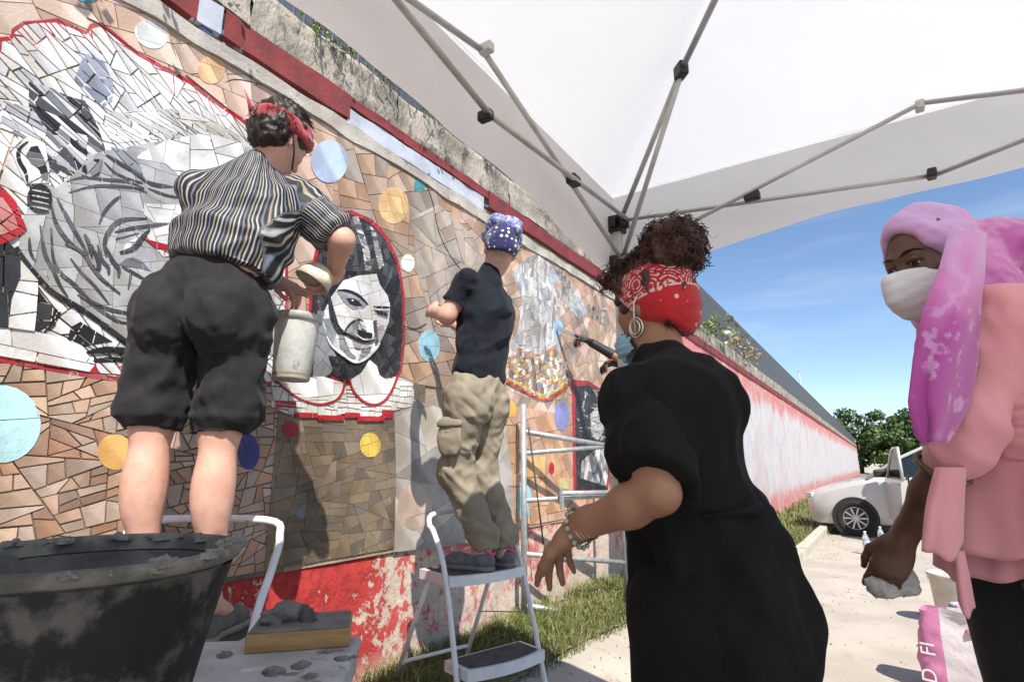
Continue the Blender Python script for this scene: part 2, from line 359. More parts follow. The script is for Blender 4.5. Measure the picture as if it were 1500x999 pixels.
# ---- white haired portrait
outline = [(0, 64), (16, 62), (20, 50), (34, 40), (50, 37), (80, 36), (100, 43), (124, 54), (134, 44), (146, 42), (160, 53), (180, 70), (200, 85), (222, 97), (246, 110), (276, 126), (300, 146), (330, 166), (352, 181), (368, 195), (395, 240), (415, 330), (415, 560), (190, 556), (115, 543), (0, 523), (-70, 510), (-90, 80)]
S([(-90, 70), (0, 57), (14, 55), (16, 44), (32, 34), (60, 32), (82, 29), (102, 37), (124, 48), (130, 37), (147, 35), (163, 47), (184, 65), (204, 80), (226, 91), (250, 105), (280, 121), (304, 141), (334, 161), (356, 176), (374, 192), (400, 240), (420, 330), (420, 566), (190, 562), (115, 551), (0, 531), (-90, 520)], [RED, (.36, .03, .04), (.42, .08, .09)], .05, 1.6, -.4, .3, .002)
S(outline, [WH, (.68, .7, .74), (.74, .74, .74), (.6, .62, .66), (.72, .73, .75)], .034, 2.3, -.62, .62, .0028, .1)
S([(40, 122), (75, 132), (96, 143), (122, 150), (142, 190), (152, 221), (122, 250), (92, 262), (70, 252), (62, 215), (66, 190), (40, 162)], [BK, (.08, .085, .1), WH, (.5, .51, .55), (.2, .21, .24), (.03, .03, .035), (.66, .66, .7)], .021, 3.4, -.5, .4, .002, .1)
S([(0, 150), (45, 160), (66, 195), (60, 215), (0, 190)], [(.3, .31, .35), WH, (.45, .46, .52), (.12, .12, .15)], .022, 3.2, -.25, .4, .002, .1)
S([(118, 88), (128, 80), (150, 95), (164, 125), (162, 150), (146, 160), (128, 138), (106, 120)], [(.27, .3, .38), (.2, .23, .31), (.33, .36, .44)], .05, 1.5, -.6, .4, .003)  # cast shadow across the white hair, painted in as bluish grey shards
S([(150, 168), (262, 160), (345, 195), (352, 210), (250, 204), (160, 212)], [WH, (.62, .62, .62), (.5, .5, .48), (.72, .7, .66)], .024, 3.6, -.2, .4, .003, .1)
S([(32, 318), (60, 268), (78, 278), (112, 252), (132, 229), (152, 223), (240, 207), (372, 218), (400, 330), (400, 520), (190, 503), (140, 468), (100, 443), (60, 416), (24, 372), (28, 335)], [(.4, .41, .43), (.43, .44, .46), (.37, .38, .4), (.44, .45, .47)], .075, 1.2, .15, .3, .0008, .05)
S([(196, 234), (205, 226), (236, 210), (300, 196), (356, 214), (344, 292), (292, 282), (262, 262), (240, 242), (220, 238)], [WH, (.7, .71, .73)], .1, 1.1, .3, .3, .002, .04)
S([(208, 300), (262, 302), (262, 328), (222, 328), (208, 316)], WH, .09, 1.3, .2, .3, .002, .04)
S([(208, 342), (250, 330), (264, 372), (236, 378), (222, 362)], WH, .09, 1.3, .2, .3, .002, .04)
S([(207, 351), (250, 362), (252, 376), (222, 363)], RED, .08, 1.3, 0, .3, .0015)
S([(180, 360), (205, 344), (190, 362), (178, 372)], WH, .06, 1.3, .2, .3, .002)
S([(160, 218), (195, 226), (206, 258), (188, 250)], [(.24, .25, .28)], .07, 1.5, -.6, .3, .002)
LN = (.075, .078, .088)
for pts, w in (([(95, 268), (120, 262), (150, 265), (182, 268), (208, 278)], 3.5), ([(98, 284), (140, 274), (192, 277), (212, 284)], 3.2), ([(153, 229), (175, 243), (200, 258), (210, 268)], 3.6), ([(150, 240), (165, 255), (190, 266), (206, 270)], 3.2), ([(80, 292), (95, 320), (110, 347), (126, 374)], 5), ([(72, 302), (78, 327), (90, 347), (106, 364), (126, 376)], 5),
               ([(142, 330), (150, 312), (164, 296), (174, 289)], 4), ([(153, 378), (150, 360), (156, 342), (167, 329), (182, 323), (212, 322)], 6), ([(164, 342), (190, 336), (215, 333), (242, 329)], 4.5), ([(166, 352), (200, 343)], 4), ([(172, 371), (193, 364), (206, 348), (216, 338)], 4.5), ([(56, 332), (59, 355), (64, 377), (75, 398), (85, 420), (96, 436)], 5), ([(72, 336), (75, 380), (86, 402), (107, 420), (132, 446), (166, 470), (194, 476)], 5.2),
               ([(100, 380), (115, 400), (135, 420), (156, 446)], 4), ([(92, 358), (118, 372), (130, 390), (146, 410), (172, 431)], 4.4), ([(130, 360), (141, 387), (138, 397)], 4.5), ([(140, 360), (145, 380), (155, 394), (156, 404)], 5), ([(152, 364), (160, 381), (170, 395), (170, 407)], 5), ([(175, 392), (190, 400), (214, 414)], 4), ([(110, 432), (150, 452), (196, 462)], 4), ([(40, 350), (42, 372), (50, 385)], 4), ([(120, 345), (127, 360), (130, 376)], 4), ([(212, 268), (225, 273), (250, 276)], 5), ([(214, 278), (240, 288), (262, 292)], 3.5), ([(186, 395), (188, 405), (184, 425)], 2.5)):
    S(stroke(pts, w * 1.25), [LN, (.1, .105, .115), (.06, .06, .068)], .05, 1.2, .3, .3, .001)
S([(171, 389), (180, 381), (192, 378), (206, 385), (218, 399), (200, 394), (182, 392)], [(.17, .18, .22)], .08, 1.5, 0, .3, .001)
S([(118, 246), (135, 236), (147, 235), (142, 258), (128, 262), (116, 258)], [(.2, .21, .23), BK, (.35, .36, .38)], .04, 1.2, .9, .3, .001)
S([(12, 222), (18, 210), (36, 204), (62, 212), (70, 250), (68, 270), (36, 272), (28, 258)], WH, .06, 1.4, 1.2, .3, .002)
S(stroke([(38, 210), (25, 222), (25, 238), (34, 254), (37, 270)], 6), BK, .06, 1.3, 1, .3, .0015)
S([(35, 230), (42, 218), (52, 216), (62, 236), (68, 258), (66, 268), (58, 264), (54, 250), (42, 242)], [BK, (.12, .12, .13), (.2, .2, .21)], .04, 1.3, .6, .3, .0015)
S(ell(55, 293, 18, 21), [BK, (.05, .05, .05)], .05, 1.3, 0, .3, .0012)
for k in range(4): S(stroke([(43, 281 + k * 8), (55, 283 + k * 8), (68, 286 + k * 8)], 2.6), [(.4, .39, .36), (.5, .5, .48)], .05, 1.3, 0, .3, .001)
S(stroke([(20, 364), (32, 382), (52, 407), (76, 431), (106, 448), (140, 471), (190, 508)], 8, False), [BK, (.035, .035, .04)], .05, 1.4, -.6, .25, .0015)
S([(-80, 345), (5, 352), (22, 370), (27, 385), (27, 408), (14, 440), (9, 481), (-80, 478)], [BK, (.03, .033, .04)], .1, 1.2, .1, .2, .0018)
S([(27, 383), (52, 412), (52, 440), (47, 486), (9, 481), (14, 440), (27, 408)], WH, .08, 1.2, .1, .2, .002)
S([(53, 424), (66, 442), (82, 455), (72, 474), (52, 487), (46, 484), (52, 455)], [BK, (.04, .04, .045)], .06, 1.3, .1, .25, .0018)
S(stroke([(86, 458), (78, 468), (75, 476), (62, 488)], 6), BK, .05, 1.3, .1, .25, .0015)
S([(101, 480), (115, 472), (162, 501), (150, 503), (122, 508), (97, 497)], [BK, (.03, .03, .035)], .06, 1.3, -.4, .25, .0018)
S(stroke([(124, 517), (150, 513), (175, 514), (196, 514)], 9), BK, .06, 1.4, 0, .25, .0015)
S(stroke([(134, 530), (160, 527), (196, 531)], 8), BK, .06, 1.4, 0, .25, .0015)
S([(-80, 476), (0, 481), (46, 486), (90, 496), (114, 507), (137, 534), (128, 545), (0, 522), (-80, 508)], WH, .17, 1.3, -.05, .12, .0018, .03)
S([(128, 545), (136, 531), (143, 546)], RED, .1, 1, 0, .2, .001); S([(170, 553), (176, 545), (200, 546), (200, 560)], RED, .1, 1, 0, .2, .001)
S([(-80, 300), (-80, 262), (0, 276), (20, 298), (36, 338), (20, 350), (0, 360), (-80, 362)], [RED, (.45, .04, .05)], .05, 1.4, -.5, .3, .0018)
S([(-80, 312), (-80, 290), (0, 292), (14, 312), (24, 336), (0, 346), (-80, 350)], [(.5, .26, .24), (.55, .35, .31), (.48, .2, .19)], .06, 1.4, -.5, .3, .002)
# ---- young woman's portrait
S([(444, 560), (450, 470), (452, 400), (466, 340), (488, 312), (512, 309), (543, 322), (566, 348), (582, 384), (590, 430), (591, 500), (586, 545), (578, 558), (540, 560)], [RED, (.3, .03, .04)], .05, 1.4, 1, .3, .0015)
S([(446, 560), (453, 470), (456, 400), (470, 343), (490, 318), (512, 315), (540, 327), (562, 352), (578, 386), (586, 430), (587, 490), (583, 540), (576, 556), (561, 558), (550, 541), (540, 531), (528, 546), (515, 556), (500, 558), (485, 551), (470, 561)], [BK, (.03, .03, .034), (.05, .052, .056), (.04, .04, .045)], .042, 1.5, 1.2, .42, .0013, .3)
S([(500, 345), (512, 322), (545, 335), (565, 365), (575, 400), (560, 425), (550, 400), (505, 398), (500, 380)], [(.07, .075, .08), (.1, .105, .11), (.04, .042, .045)], .035, 2, 1.3, .42, .0012, .25)
S([(512, 319), (521, 318), (530, 345), (538, 370), (540, 396), (532, 397), (527, 362), (517, 336)], [(.6, .58, .55), (.3, .3, .3), WH, (.12, .12, .13)], .018, 2.2, .1, .4, .001, .1)
S([(538, 330), (546, 340), (553, 364), (559, 390), (552, 396), (545, 366)], [(.6, .58, .55), (.34, .34, .34), (.12, .12, .13)], .018, 2.2, .1, .4, .001, .1)
S([(462, 455), (474, 458), (480, 500), (492, 530), (480, 548), (466, 556), (455, 556), (458, 500)], [(.2, .215, .24), (.26, .27, .3)], .08, 1.2, 1, .3, .0012)
S([(484, 433), (500, 412), (520, 405), (548, 402), (553, 418), (564, 434), (568, 447), (566, 472), (560, 487), (550, 508), (538, 521), (522, 531), (507, 526), (490, 514), (478, 498), (470, 478), (472, 456)], [(.76, .77, .8), (.72, .73, .76), (.76, .76, .77)], .075, 1.15, .3, .25, .001, .035)
S([(470, 468), (483, 466), (489, 490), (483, 506), (476, 497)], [(.25, .27, .31)], .06, 1.2, 1, .3, .001)
S(stroke([(478, 434), (482, 458), (488, 478), (497, 490), (506, 500)], 9), [BK, (.04, .04, .05)], .04, 1.3, 1, .35, .0012)
S([(489, 428), (505, 429), (522, 437), (534, 447), (529, 453), (512, 455), (500, 444)], [(.27, .28, .32), (.33, .34, .38)], .06, 1.3, -.3, .3, .001)
S([(503, 438), (513, 438), (521, 442), (527, 449), (516, 449), (508, 446)], BK, .05, 1.3, 0, .3, .0008); S(ell(512, 441, 1.6, 1.2, 8), WH, .05)
S(stroke([(490, 426), (505, 427), (521, 434), (535, 447)], 4.2), BK, .06, 1.4, -.4, .3, .0008)
S([(543, 455), (566, 455), (564, 468), (549, 463)], [(.25, .26, .3)], .06); S([(545, 455), (561, 458), (564, 464), (551, 462)], BK, .05); S(stroke([(543, 450), (555, 451), (568, 451)], 3.4), BK, .06)
S([(500, 489), (508, 476), (520, 468), (528, 470), (521, 474), (521, 486), (516, 493), (508, 492)], [(.24, .25, .28), (.32, .33, .36)], .05, 1.2, .6, .3, .001)
S([(522, 471), (530, 474), (533, 486), (525, 481)], WH, .05); S(stroke([(500, 488), (508, 476), (519, 469), (527, 471)], 2.4), BK, .05)
S([(518, 484), (524, 484), (531, 487), (541, 489), (540, 496), (529, 496), (521, 491)], BK, .05); S(stroke([(516, 490), (528, 498), (540, 498), (544, 490)], 2), WH, .05)
S(stroke([(499, 487), (515, 496), (530, 501), (545, 498)], 3.6), BK, .05, 1.4, -.3, .3, .0008)
S([(512, 498), (530, 505), (543, 502), (540, 509), (528, 511), (514, 506)], [(.36, .37, .4), (.46, .47, .5)], .05); S(stroke([(512, 508), (527, 513), (541, 509)], 2.4), (.1, .1, .11), .05)
S([(492, 491), (503, 494), (514, 514), (517, 526), (508, 524), (494, 509)], [(.25, .26, .29)], .05); S([(499, 493), (506, 497), (516, 514), (517, 524), (508, 516)], WH, .06)
S([(526, 514), (539, 512), (532, 524), (520, 528)], [(.3, .31, .34)], .06); S([(546, 480), (557, 477), (561, 486), (551, 506), (545, 496)], [(.42, .43, .47)], .07); S([(543, 470), (548, 470), (550, 500), (546, 508)], [(.1, .1, .12)], .06)
S(stroke([(474, 494), (482, 508), (500, 522), (516, 531), (531, 526), (547, 511), (552, 503)], 3.4), WH, .06, 1.5, -.3, .3, .001)
S([(477, 521), (490, 523), (505, 534), (517, 537), (536, 527), (529, 546), (515, 557), (500, 559), (486, 550)], [BK, (.04, .04, .045)], .05, 1.3, .5, .4, .0014)
S([(395, 560), (470, 588), (505, 566), (578, 552), (602, 562), (604, 594), (572, 602), (545, 613), (500, 606), (480, 611), (430, 612), (395, 596)], [(.66, .65, .62), (.7, .69, .67), (.6, .58, .55)], .036, 1.4, .02, .12, .0022, .06)
S([(398, 552), (455, 552), (470, 552), (501, 562), (498, 577), (488, 586), (468, 591), (440, 590), (414, 570)], WH, .12, 1.2, .2, .2, .0014, .03)
S([(510, 557), (526, 546), (538, 528), (548, 536), (552, 550), (565, 559), (578, 552), (570, 572), (558, 588), (545, 593), (528, 587), (514, 575)], WH, .14, 1.2, .2, .2, .0014, .03)
S(stroke([(400, 556), (414, 570), (438, 586), (466, 593), (487, 587), (498, 574), (501, 558)], 3.2, False), RED, .06, 1.5, 0, .3, .001)
S(stroke([(508, 556), (513, 572), (528, 588), (545, 593), (560, 586), (571, 570), (579, 550)], 3.2, False), RED, .06, 1.5, 0, .3, .001)
for x0, y0, x1, y1 in ((400, 588, 430, 597), (428, 604, 462, 612), (462, 608, 500, 616), (502, 604, 524, 612), (520, 610, 560, 617), (556, 600, 572, 612)): S([(x0, y0), (x1, y0 + 1), (x1, y1), (x0, y1)], RED, .06, 1.3, 0, .2, .001)
# ---- grey haired figure and the small portrait further along
S([(748, 402), (772, 376), (792, 372), (806, 392), (812, 430), (816, 475), (820, 520), (836, 560), (828, 582), (792, 590), (742, 572), (742, 520), (758, 480), (764, 440)], [(.55, .55, .56), (.48, .49, .51), (.4, .4, .42), (.62, .61, .6), (.3, .3, .31), (.5, .47, .44)], .035, 2.6, 1.45, .42, .002, .16)
S([(742, 525), (760, 505), (785, 520), (812, 505), (834, 556), (826, 580), (792, 588), (744, 566)], [(.6, .45, .12), (.7, .68, .64), (.5, .22, .1), (.72, .7, .66), (.2, .18, .16), (.62, .36, .2), (.4, .36, .3), (.35, .3, .4)], .035, 1.4, .4, .4, .002, .15)
S(stroke([(778, 520), (781, 560), (786, 588)], 5), [(.12, .11, .1), (.25, .22, .2)], .04, 2, 1.5, .4, .001)
S(stroke([(740, 560), (764, 573), (794, 586), (814, 578), (834, 560)], 4, False), [RED, (.5, .1, .04)], .05, 1.4, 0, .3, .001)
S(stroke([(740, 553), (764, 566), (794, 579), (814, 571), (832, 553)], 3.4, False), [(.66, .48, .08), (.7, .62, .4)], .03, 1.2, 0, .3, .0015)
S([(812, 392), (824, 392), (838, 420), (842, 446), (826, 452), (816, 440)], [(.36, .37, .38), (.55, .54, .5), (.25, .25, .26), (.5, .4, .3)], .035, 1.8, 1.2, .42, .002, .15)
S([(830, 430), (850, 436), (858, 460), (846, 468), (834, 456)], [(.34, .36, .38), (.45, .46, .47)], .04, 1.5, 1, .4, .0015)
for pts in ([(862, 446), (861, 466)], [(866, 466), (868, 448), (873, 470), (876, 452)], [(879, 453), (878, 474)], [(879, 454), (886, 456)], [(879, 463), (885, 465)], [(878, 473), (885, 476)]): S(stroke(pts, 2.6, False), [(.2, .2, .2), (.3, .3, .3)], .06)
S([(836, 556), (860, 558), (882, 572), (894, 600), (893, 660), (889, 722), (838, 722)], [RED, (.34, .03, .05)], .06, 1.5, 1.2, .3, .0015)
S([(841, 566), (860, 564), (879, 577), (890, 603), (889, 660), (886, 717), (842, 717)], [BK, (.04, .04, .045)], .05, 1.4, 1, .4, .001)
r2 = random.Random(3)
for k in range(34):
    cx, cy = r2.uniform(842, 884), r2.uniform(570, 640); a = r2.uniform(-.6, 1.9); l = r2.uniform(4, 9)
    S(stroke([(cx, cy), (cx + l * .5 * cos(a) + 1.5, cy + l * .5 * sin(a)), (cx + l * cos(a), cy + l * sin(a) + 1)], 1.5), [(.55, .55, .55), (.36, .36, .37)], .06)
S([(862, 608), (872, 596), (882, 608), (881, 632), (873, 645), (864, 640)], [(.36, .36, .37), (.5, .5, .5)], .05); S(stroke([(867, 618), (875, 620)], 2.4), BK, .05); S(stroke([(867, 632), (876, 634)], 2), BK, .05)
S([(850, 676), (866, 660), (884, 655), (889, 690), (886, 712), (848, 700)], [WH, (.45, .45, .46), (.2, .2, .21)], .07, 1.5, .9, .4, .0015, .1); S([(846, 700), (886, 712), (886, 716), (846, 712)], BK, .06)
# ---- the coloured discs
for (cx, cy, rx, ry, c, sz) in ((-2, 621, 60, 57, (.42, .66, .74), .5), (167, 662, 26, 26, (.8, .47, .17), .4), (362, 662, 16, 26, (.035, .045, .24), .3), (423, 629, 12, 12, (.36, .02, .03), .3), (438, 752, 7, 7, (.2, .24, .3), .3), (540, 652, 15, 18, (.72, .5, .1), .05), (605, 742, 25, 34, (.53, .42, .35), .4), (626, 507, 16, 23, (.28, .5, .6), .1), (595, 386, 10, 13, (.7, .68, .63), .06),
                                (574, 302, 22, 27, (.72, .48, .24), .09), (612, 273, 8, 10, (.07, .24, .26), .2), (480, 238, 27, 31, (.46, .56, .82), .3), (408, 158, 13, 6, (.45, .56, .75), .2), (308, 104, 20, 21, (.72, .48, .28), .12), (219, 53, 25, 19, (.68, .73, .82), .09), (127, -3, 17, 9, (.12, .42, .6), .1), (816, 481, 7, 11, (.32, .52, .7), .2), (821, 610, 11, 22, (.25, .28, .58), .05), (748, 600, 6, 11, (.75, .42, .08), .2), (806, 686, 4, 9, (.4, .02, .02), .2),
                                (766, 735, 12, 27, (.35, .6, .72), .25), (808, 406, 6, 10, (.42, .52, .65), .2), (893, 527, 4, 8, (.45, .06, .06), .2), (300, 47, 10, 14, (.08, .09, .2), .2), (375, 52, 14, 11, (.15, .16, .2), .2)):
    S(ell(cx, cy, rx, ry, a=.5 if (cx, cy) in ((219, 53), (308, 104)) else 0), c, sz, 1.2, .3, .3, .001, .04)
S([(768, 668), (797, 668), (796, 698), (768, 698)], (.75, .46, .2), .2); S([(818, 700), (830, 700), (831, 716), (818, 715)], (.6, .52, .25), .2)
CRK = (.06, .05, .042)
for pts, w in (([(620, 265), (632, 300), (640, 340), (655, 372), (672, 395)], 1.5), ([(590, 478), (606, 482), (622, 474)], 2), ([(270, 112), (305, 140), (340, 168)], 2), ([(125, 28), (150, 42), (200, 80)], 1.8), ([(328, 122), (350, 118), (410, 134)], 1.3), ([(742, 712), (760, 712)], 2)):
    S(stroke(pts, w * (.62 if pts[0][0] > 200 or pts[0][1] < 300 else .9)), CRK, .3, 1.2, 0, .3, .0, .1, th=.0125)

tiles = []; LV = []
bbs = [(min(q[0] for q in s['p']), min(q[1] for q in s['p']), max(q[0] for q in s['p']), max(q[1] for q in s['p'])) for s in SH]
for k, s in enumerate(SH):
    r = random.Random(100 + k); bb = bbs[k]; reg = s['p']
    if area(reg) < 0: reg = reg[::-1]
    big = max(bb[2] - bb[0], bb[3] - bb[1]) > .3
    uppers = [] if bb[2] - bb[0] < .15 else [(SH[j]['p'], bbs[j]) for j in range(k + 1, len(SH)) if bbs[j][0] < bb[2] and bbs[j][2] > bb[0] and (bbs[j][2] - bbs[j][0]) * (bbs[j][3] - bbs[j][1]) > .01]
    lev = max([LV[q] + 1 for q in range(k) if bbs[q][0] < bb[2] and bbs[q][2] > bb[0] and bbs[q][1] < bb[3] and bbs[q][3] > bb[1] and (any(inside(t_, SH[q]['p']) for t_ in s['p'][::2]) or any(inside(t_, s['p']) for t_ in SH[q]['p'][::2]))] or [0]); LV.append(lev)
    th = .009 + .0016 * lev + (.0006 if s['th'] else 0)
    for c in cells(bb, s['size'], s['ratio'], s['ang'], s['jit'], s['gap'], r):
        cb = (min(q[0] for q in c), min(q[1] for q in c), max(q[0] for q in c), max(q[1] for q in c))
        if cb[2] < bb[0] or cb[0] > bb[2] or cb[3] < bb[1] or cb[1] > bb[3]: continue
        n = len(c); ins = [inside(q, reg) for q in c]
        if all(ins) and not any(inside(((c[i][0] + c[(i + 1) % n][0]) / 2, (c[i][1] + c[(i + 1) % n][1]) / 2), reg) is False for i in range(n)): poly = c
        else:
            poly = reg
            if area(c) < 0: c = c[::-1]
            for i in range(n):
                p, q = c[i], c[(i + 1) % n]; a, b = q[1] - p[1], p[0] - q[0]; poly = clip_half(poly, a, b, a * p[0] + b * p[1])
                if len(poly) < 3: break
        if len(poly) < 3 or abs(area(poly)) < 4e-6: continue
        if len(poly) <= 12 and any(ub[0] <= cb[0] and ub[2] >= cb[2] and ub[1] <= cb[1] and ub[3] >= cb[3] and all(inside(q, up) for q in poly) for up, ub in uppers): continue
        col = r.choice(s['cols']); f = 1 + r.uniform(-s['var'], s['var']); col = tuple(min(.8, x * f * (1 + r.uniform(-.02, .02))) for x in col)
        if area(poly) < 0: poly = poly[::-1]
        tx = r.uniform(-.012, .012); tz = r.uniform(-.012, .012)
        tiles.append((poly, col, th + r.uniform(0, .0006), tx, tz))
def shard(poly, th, tx, tz, o):
    cu = sum(q[0] for q in poly) / len(poly); cv = sum(q[1] for q in poly) / len(poly); n = len(poly)
    fr = [(XW + th + tx * (q[0] - cu) + tz * (q[1] - cv) - o[0], q[0] - o[1], q[1] - o[2]) for q in poly]; bk = [(XW - .002 - o[0], q[0] - o[1], q[1] - o[2]) for q in poly]
    return fr + bk, [tuple(range(n))] + [(i, i + n, (i + 1) % n + n, (i + 1) % n) for i in range(n)]
tilem = mat('glazed_tile', (1, 1, 1), (.6, .565, .52), 3.2, .42, .2, 90, attr='tile_colour', spec=.35, c3=(.3, .26, .22), s3=22, lo3=.63, hi3=.74)
def tmesh(ts, o, name):
    V, F, C_ = [], [], []
    for poly, col, th, tx, tz in ts:
        v, f = shard(poly, th, tx, tz, o); b = len(V); V += v; F += [tuple(i + b for i in q) for q in f]; C_ += [col] * len(f)
    me = bpy.data.meshes.new(name); me.from_pydata(V, [], F); me.materials.append(tilem); set_col(me, 'tile_colour', C_); me.update(); return me
def pix(t):
    P = [proj((XW, q[0], q[1]))[:2] for q in t[0]]; cx = sum(p[0] for p in P) / len(P); cy = sum(p[1] for p in P) / len(P)
    if not (0 < cx < 1500 and 0 < cy < 999): return 0
    if 190 < cx < 420 and cy > 230: return 0
    if 640 < cx < 760 and cy > 330 or cx > 900: return 0
    return abs(area(P))
tiles.sort(key=lambda t: -pix(t))
for t in tiles[:300]:
    cu = sum(q[0] for q in t[0]) / len(t[0]); cv = sum(q[1] for q in t[0]) / len(t[0])
    o = link('tile', tmesh([t], (XW, cu, cv), 'tile')); o.parent = wall; o.location = (0, cu - 2, cv)
o = link('tile', tmesh(tiles[300:], (0, 0, 0), 'tile_field')); wadd(o); o['kind'] = 'stuff'
print('tiles', len(tiles))

# ---- slat fence on top of the wall
fence = empty('slat_fence', (-2.29, 2, 3.44), label='grey vertical slat fence standing on top of the mural wall', cat='fence')
slatm = mat('grey_painted_steel', (.1, .104, .108), (.075, .078, .082), 7, .55, .1, 50, metal=.2)
sb = MB(); sb.box((0, 0, .4), (.006, .022, .44)); slat_me = sb.build('slat', slatm, fence); slat_me.location = (0, -3.0, 0)
for k in range(1, 300):
    o = bpy.data.objects.new('slat', slat_me.data); COL.objects.link(o); o.parent = fence; o.location = (0, -3.0 + k * .062, 0)
sb = MB()
for k in range(300, 1275): sb.box((0, -3.0 + k * .062, .4), (.006, .022, .44))
sb.build('slat', slatm, fence)['kind'] = 'stuff'
for z in (.06, .76): MB().box((-.022, 36, z), (.012, 40, .02)).build('rail', slatm, fence)
for k in range(14): MB().box((-.05, -2.8 + k * 2.4, .25), (.025, .025, .45)).build('post', slatm, fence)
# ================================================================ ground, kerb, verge
def gz(x, y):                                                          # height of the ground: it rises to a bank along the wall
    x = np.asarray(x, float); y = np.asarray(y, float); k = np.clip((9 - y) / 5, 0, 1); k = k * k * (3 - 2 * k)
    t = np.clip((-1.0 - x) / 1.2, 0, 1); return (.09 + .13 * k) * t * t * (3 - 2 * t) * 1.0
def verge_x(y): return np.interp(y, [-5, 0, 3.6, 4.6, 6.5, 9, 15, 80], [-1.75, -1.75, -1.72, -1.62, -1.28, -1.08, -1.02, -1.0])
pave = mat('pale_worn_concrete', (.42, .375, .32), (.35, .31, .26), 1.6, .92, .35, 70, c3=(.29, .235, .17), s3=4, lo3=.6, hi3=.75, bdist=.012)
N_, L_n, B_ = nodes(pave)
xs = np.concatenate([[-400, -150, -60, -20, -8], np.arange(-3, 6, .15), [7, 9, 12, 20, 60, 150, 400]]); ys = np.concatenate([[-400, -100, -30, -10, -6], np.arange(-3, 16, .2), np.arange(16, 60, 3), [80, 120, 250, 700]])
def gfun(U, V):
    z = gz(U, V) + .006 * fbm(np.stack([U * 1.3, V * 1.3, U * 0], 1), 4, 21) * (np.abs(U) < 12) - .02 * (U < verge_x(V)); return np.stack([U, V, z], 1)
g = gridmesh('ground', pave, None, xs, ys, gfun); tag(g, 'pale worn concrete street surface', 'ground', kind='structure')
soil = mat('dry_soil', (.2, .16, .1), (.13, .105, .065), 9, .95, .6, 40, c3=(.3, .26, .17), s3=20)
def vf(U, V):
    x = XW + (verge_x(V) - XW) * U; z = gz(x, V) + .012 + .02 * np.sin(np.clip(U, 0, 1) * pi) + .008 * fbm(np.stack([x * 6, V * 6, U * 0], 1), 3, 31); return np.stack([x, V, z], 1)
ve = gridmesh('verge', soil, None, np.linspace(0, 1, 14), np.concatenate([np.arange(-3, 16, .15), np.arange(16, 79, 1.5)]), vf); tag(ve, 'strip of dry soil along the wall foot', 'verge', kind='structure')
kerbm = mat('kerb_concrete', (.5, .45, .37), (.38, .34, .28), 6, .9, .5, 40)
kb = empty('kerb', (-1, 8, 0)); kb['kind'] = 'structure'
yk = 6.2
while yk < 40:
    ln = rnd.uniform(.85, 1.05); x0 = float(verge_x(yk + ln / 2)); x1 = float(verge_x(yk + ln)) - float(verge_x(yk)); h = .035 + .05 * min(1, (yk - 6) / 3)
    o = MB().box((0, 0, h / 2), (.07, ln / 2 - .006, h / 2 + .06), bev=.02).build('kerb_stone', kerbm, kb); o.location = (x0 + .02 + 1, yk + ln / 2 - 8, float(gz(x0, yk)) + rnd.uniform(-.008, .008)); o.rotation_euler = (rnd.uniform(-.01, .01), rnd.uniform(-.03, .03), -atan2(x1, ln)); yk += ln
# grass blades on the verge
gm = mat('grass_blades', (1, 1, 1), attr='tile_colour', rough=.7, spec=.25)
rg = np.random.default_rng(5); V, F, CC = [], [], []
def blade(x, y, z, h, lean, az, w, col):
    dx, dy = cos(az), sin(az); b = len(V); px_, py_ = -dy * w, dx * w; l1 = lean * h * .35; l2 = lean * h
    V.extend([(x - px_, y - py_, z), (x + px_, y + py_, z), (x + dx * l1 + px_ * .7, y + dy * l1 + py_ * .7, z + h * .6), (x + dx * l1 - px_ * .7, y + dy * l1 - py_ * .7, z + h * .6), (x + dx * l2, y + dy * l2, z + h * (1 - .3 * min(lean, 1)))])
    F.extend([(b, b + 1, b + 2, b + 3), (b + 3, b + 2, b + 4)]); CC.extend([col, col])
GC = [(.09, .13, .03), (.13, .16, .042), (.19, .19, .065), (.3, .25, .12), (.36, .3, .16), (.09, .115, .03), (.4, .34, .2)]
for (y0, y1, n, hh, w) in ((.3, 3.0, 9000, .075, .0022), (3.0, 6.5, 15000, .085, .0026), (6.5, 12, 12000, .1, .0035), (12, 40, 11000, .13, .009)):
    Y = rg.uniform(y0, y1, n); VX = verge_x(Y); X = XW + .012 + rg.random(n) * (VX - XW) + rg.normal(0, .03, n); X = np.clip(X, XW + .008, VX + .06)
    D = fbm(np.stack([X * 2.5, Y * 2.5, X * 0 + 3], 1), 3, 41); K = (X - XW) / (VX - XW); Z = gz(X, Y) + np.where(K < 1, .01 + .02 * np.sin(np.clip(K, 0, 1) * pi), -.005); rr = rg.random((n, 8))
    for i in np.nonzero(D > -.6 + rr[:, 0] * .5)[0]:
        q = rr[i]; dry = q[1] < .3 - .3 * D[i]
        blade(X[i], Y[i], Z[i], hh * (.4 + 1.1 * q[2]), .2 + 1.3 * q[3], 6.28 * q[4], w * (.6 + .7 * q[5]), GC[2 + int(q[6] * 5) if dry else int(q[6] * 3)])
me = bpy.data.meshes.new('grass'); me.from_pydata(V, [], F); me.materials.append(gm); set_col(me, 'tile_colour', CC); me.update()
tag(link('grass', me), 'short dry and green grass along the foot of the wall', 'grass', kind='stuff')
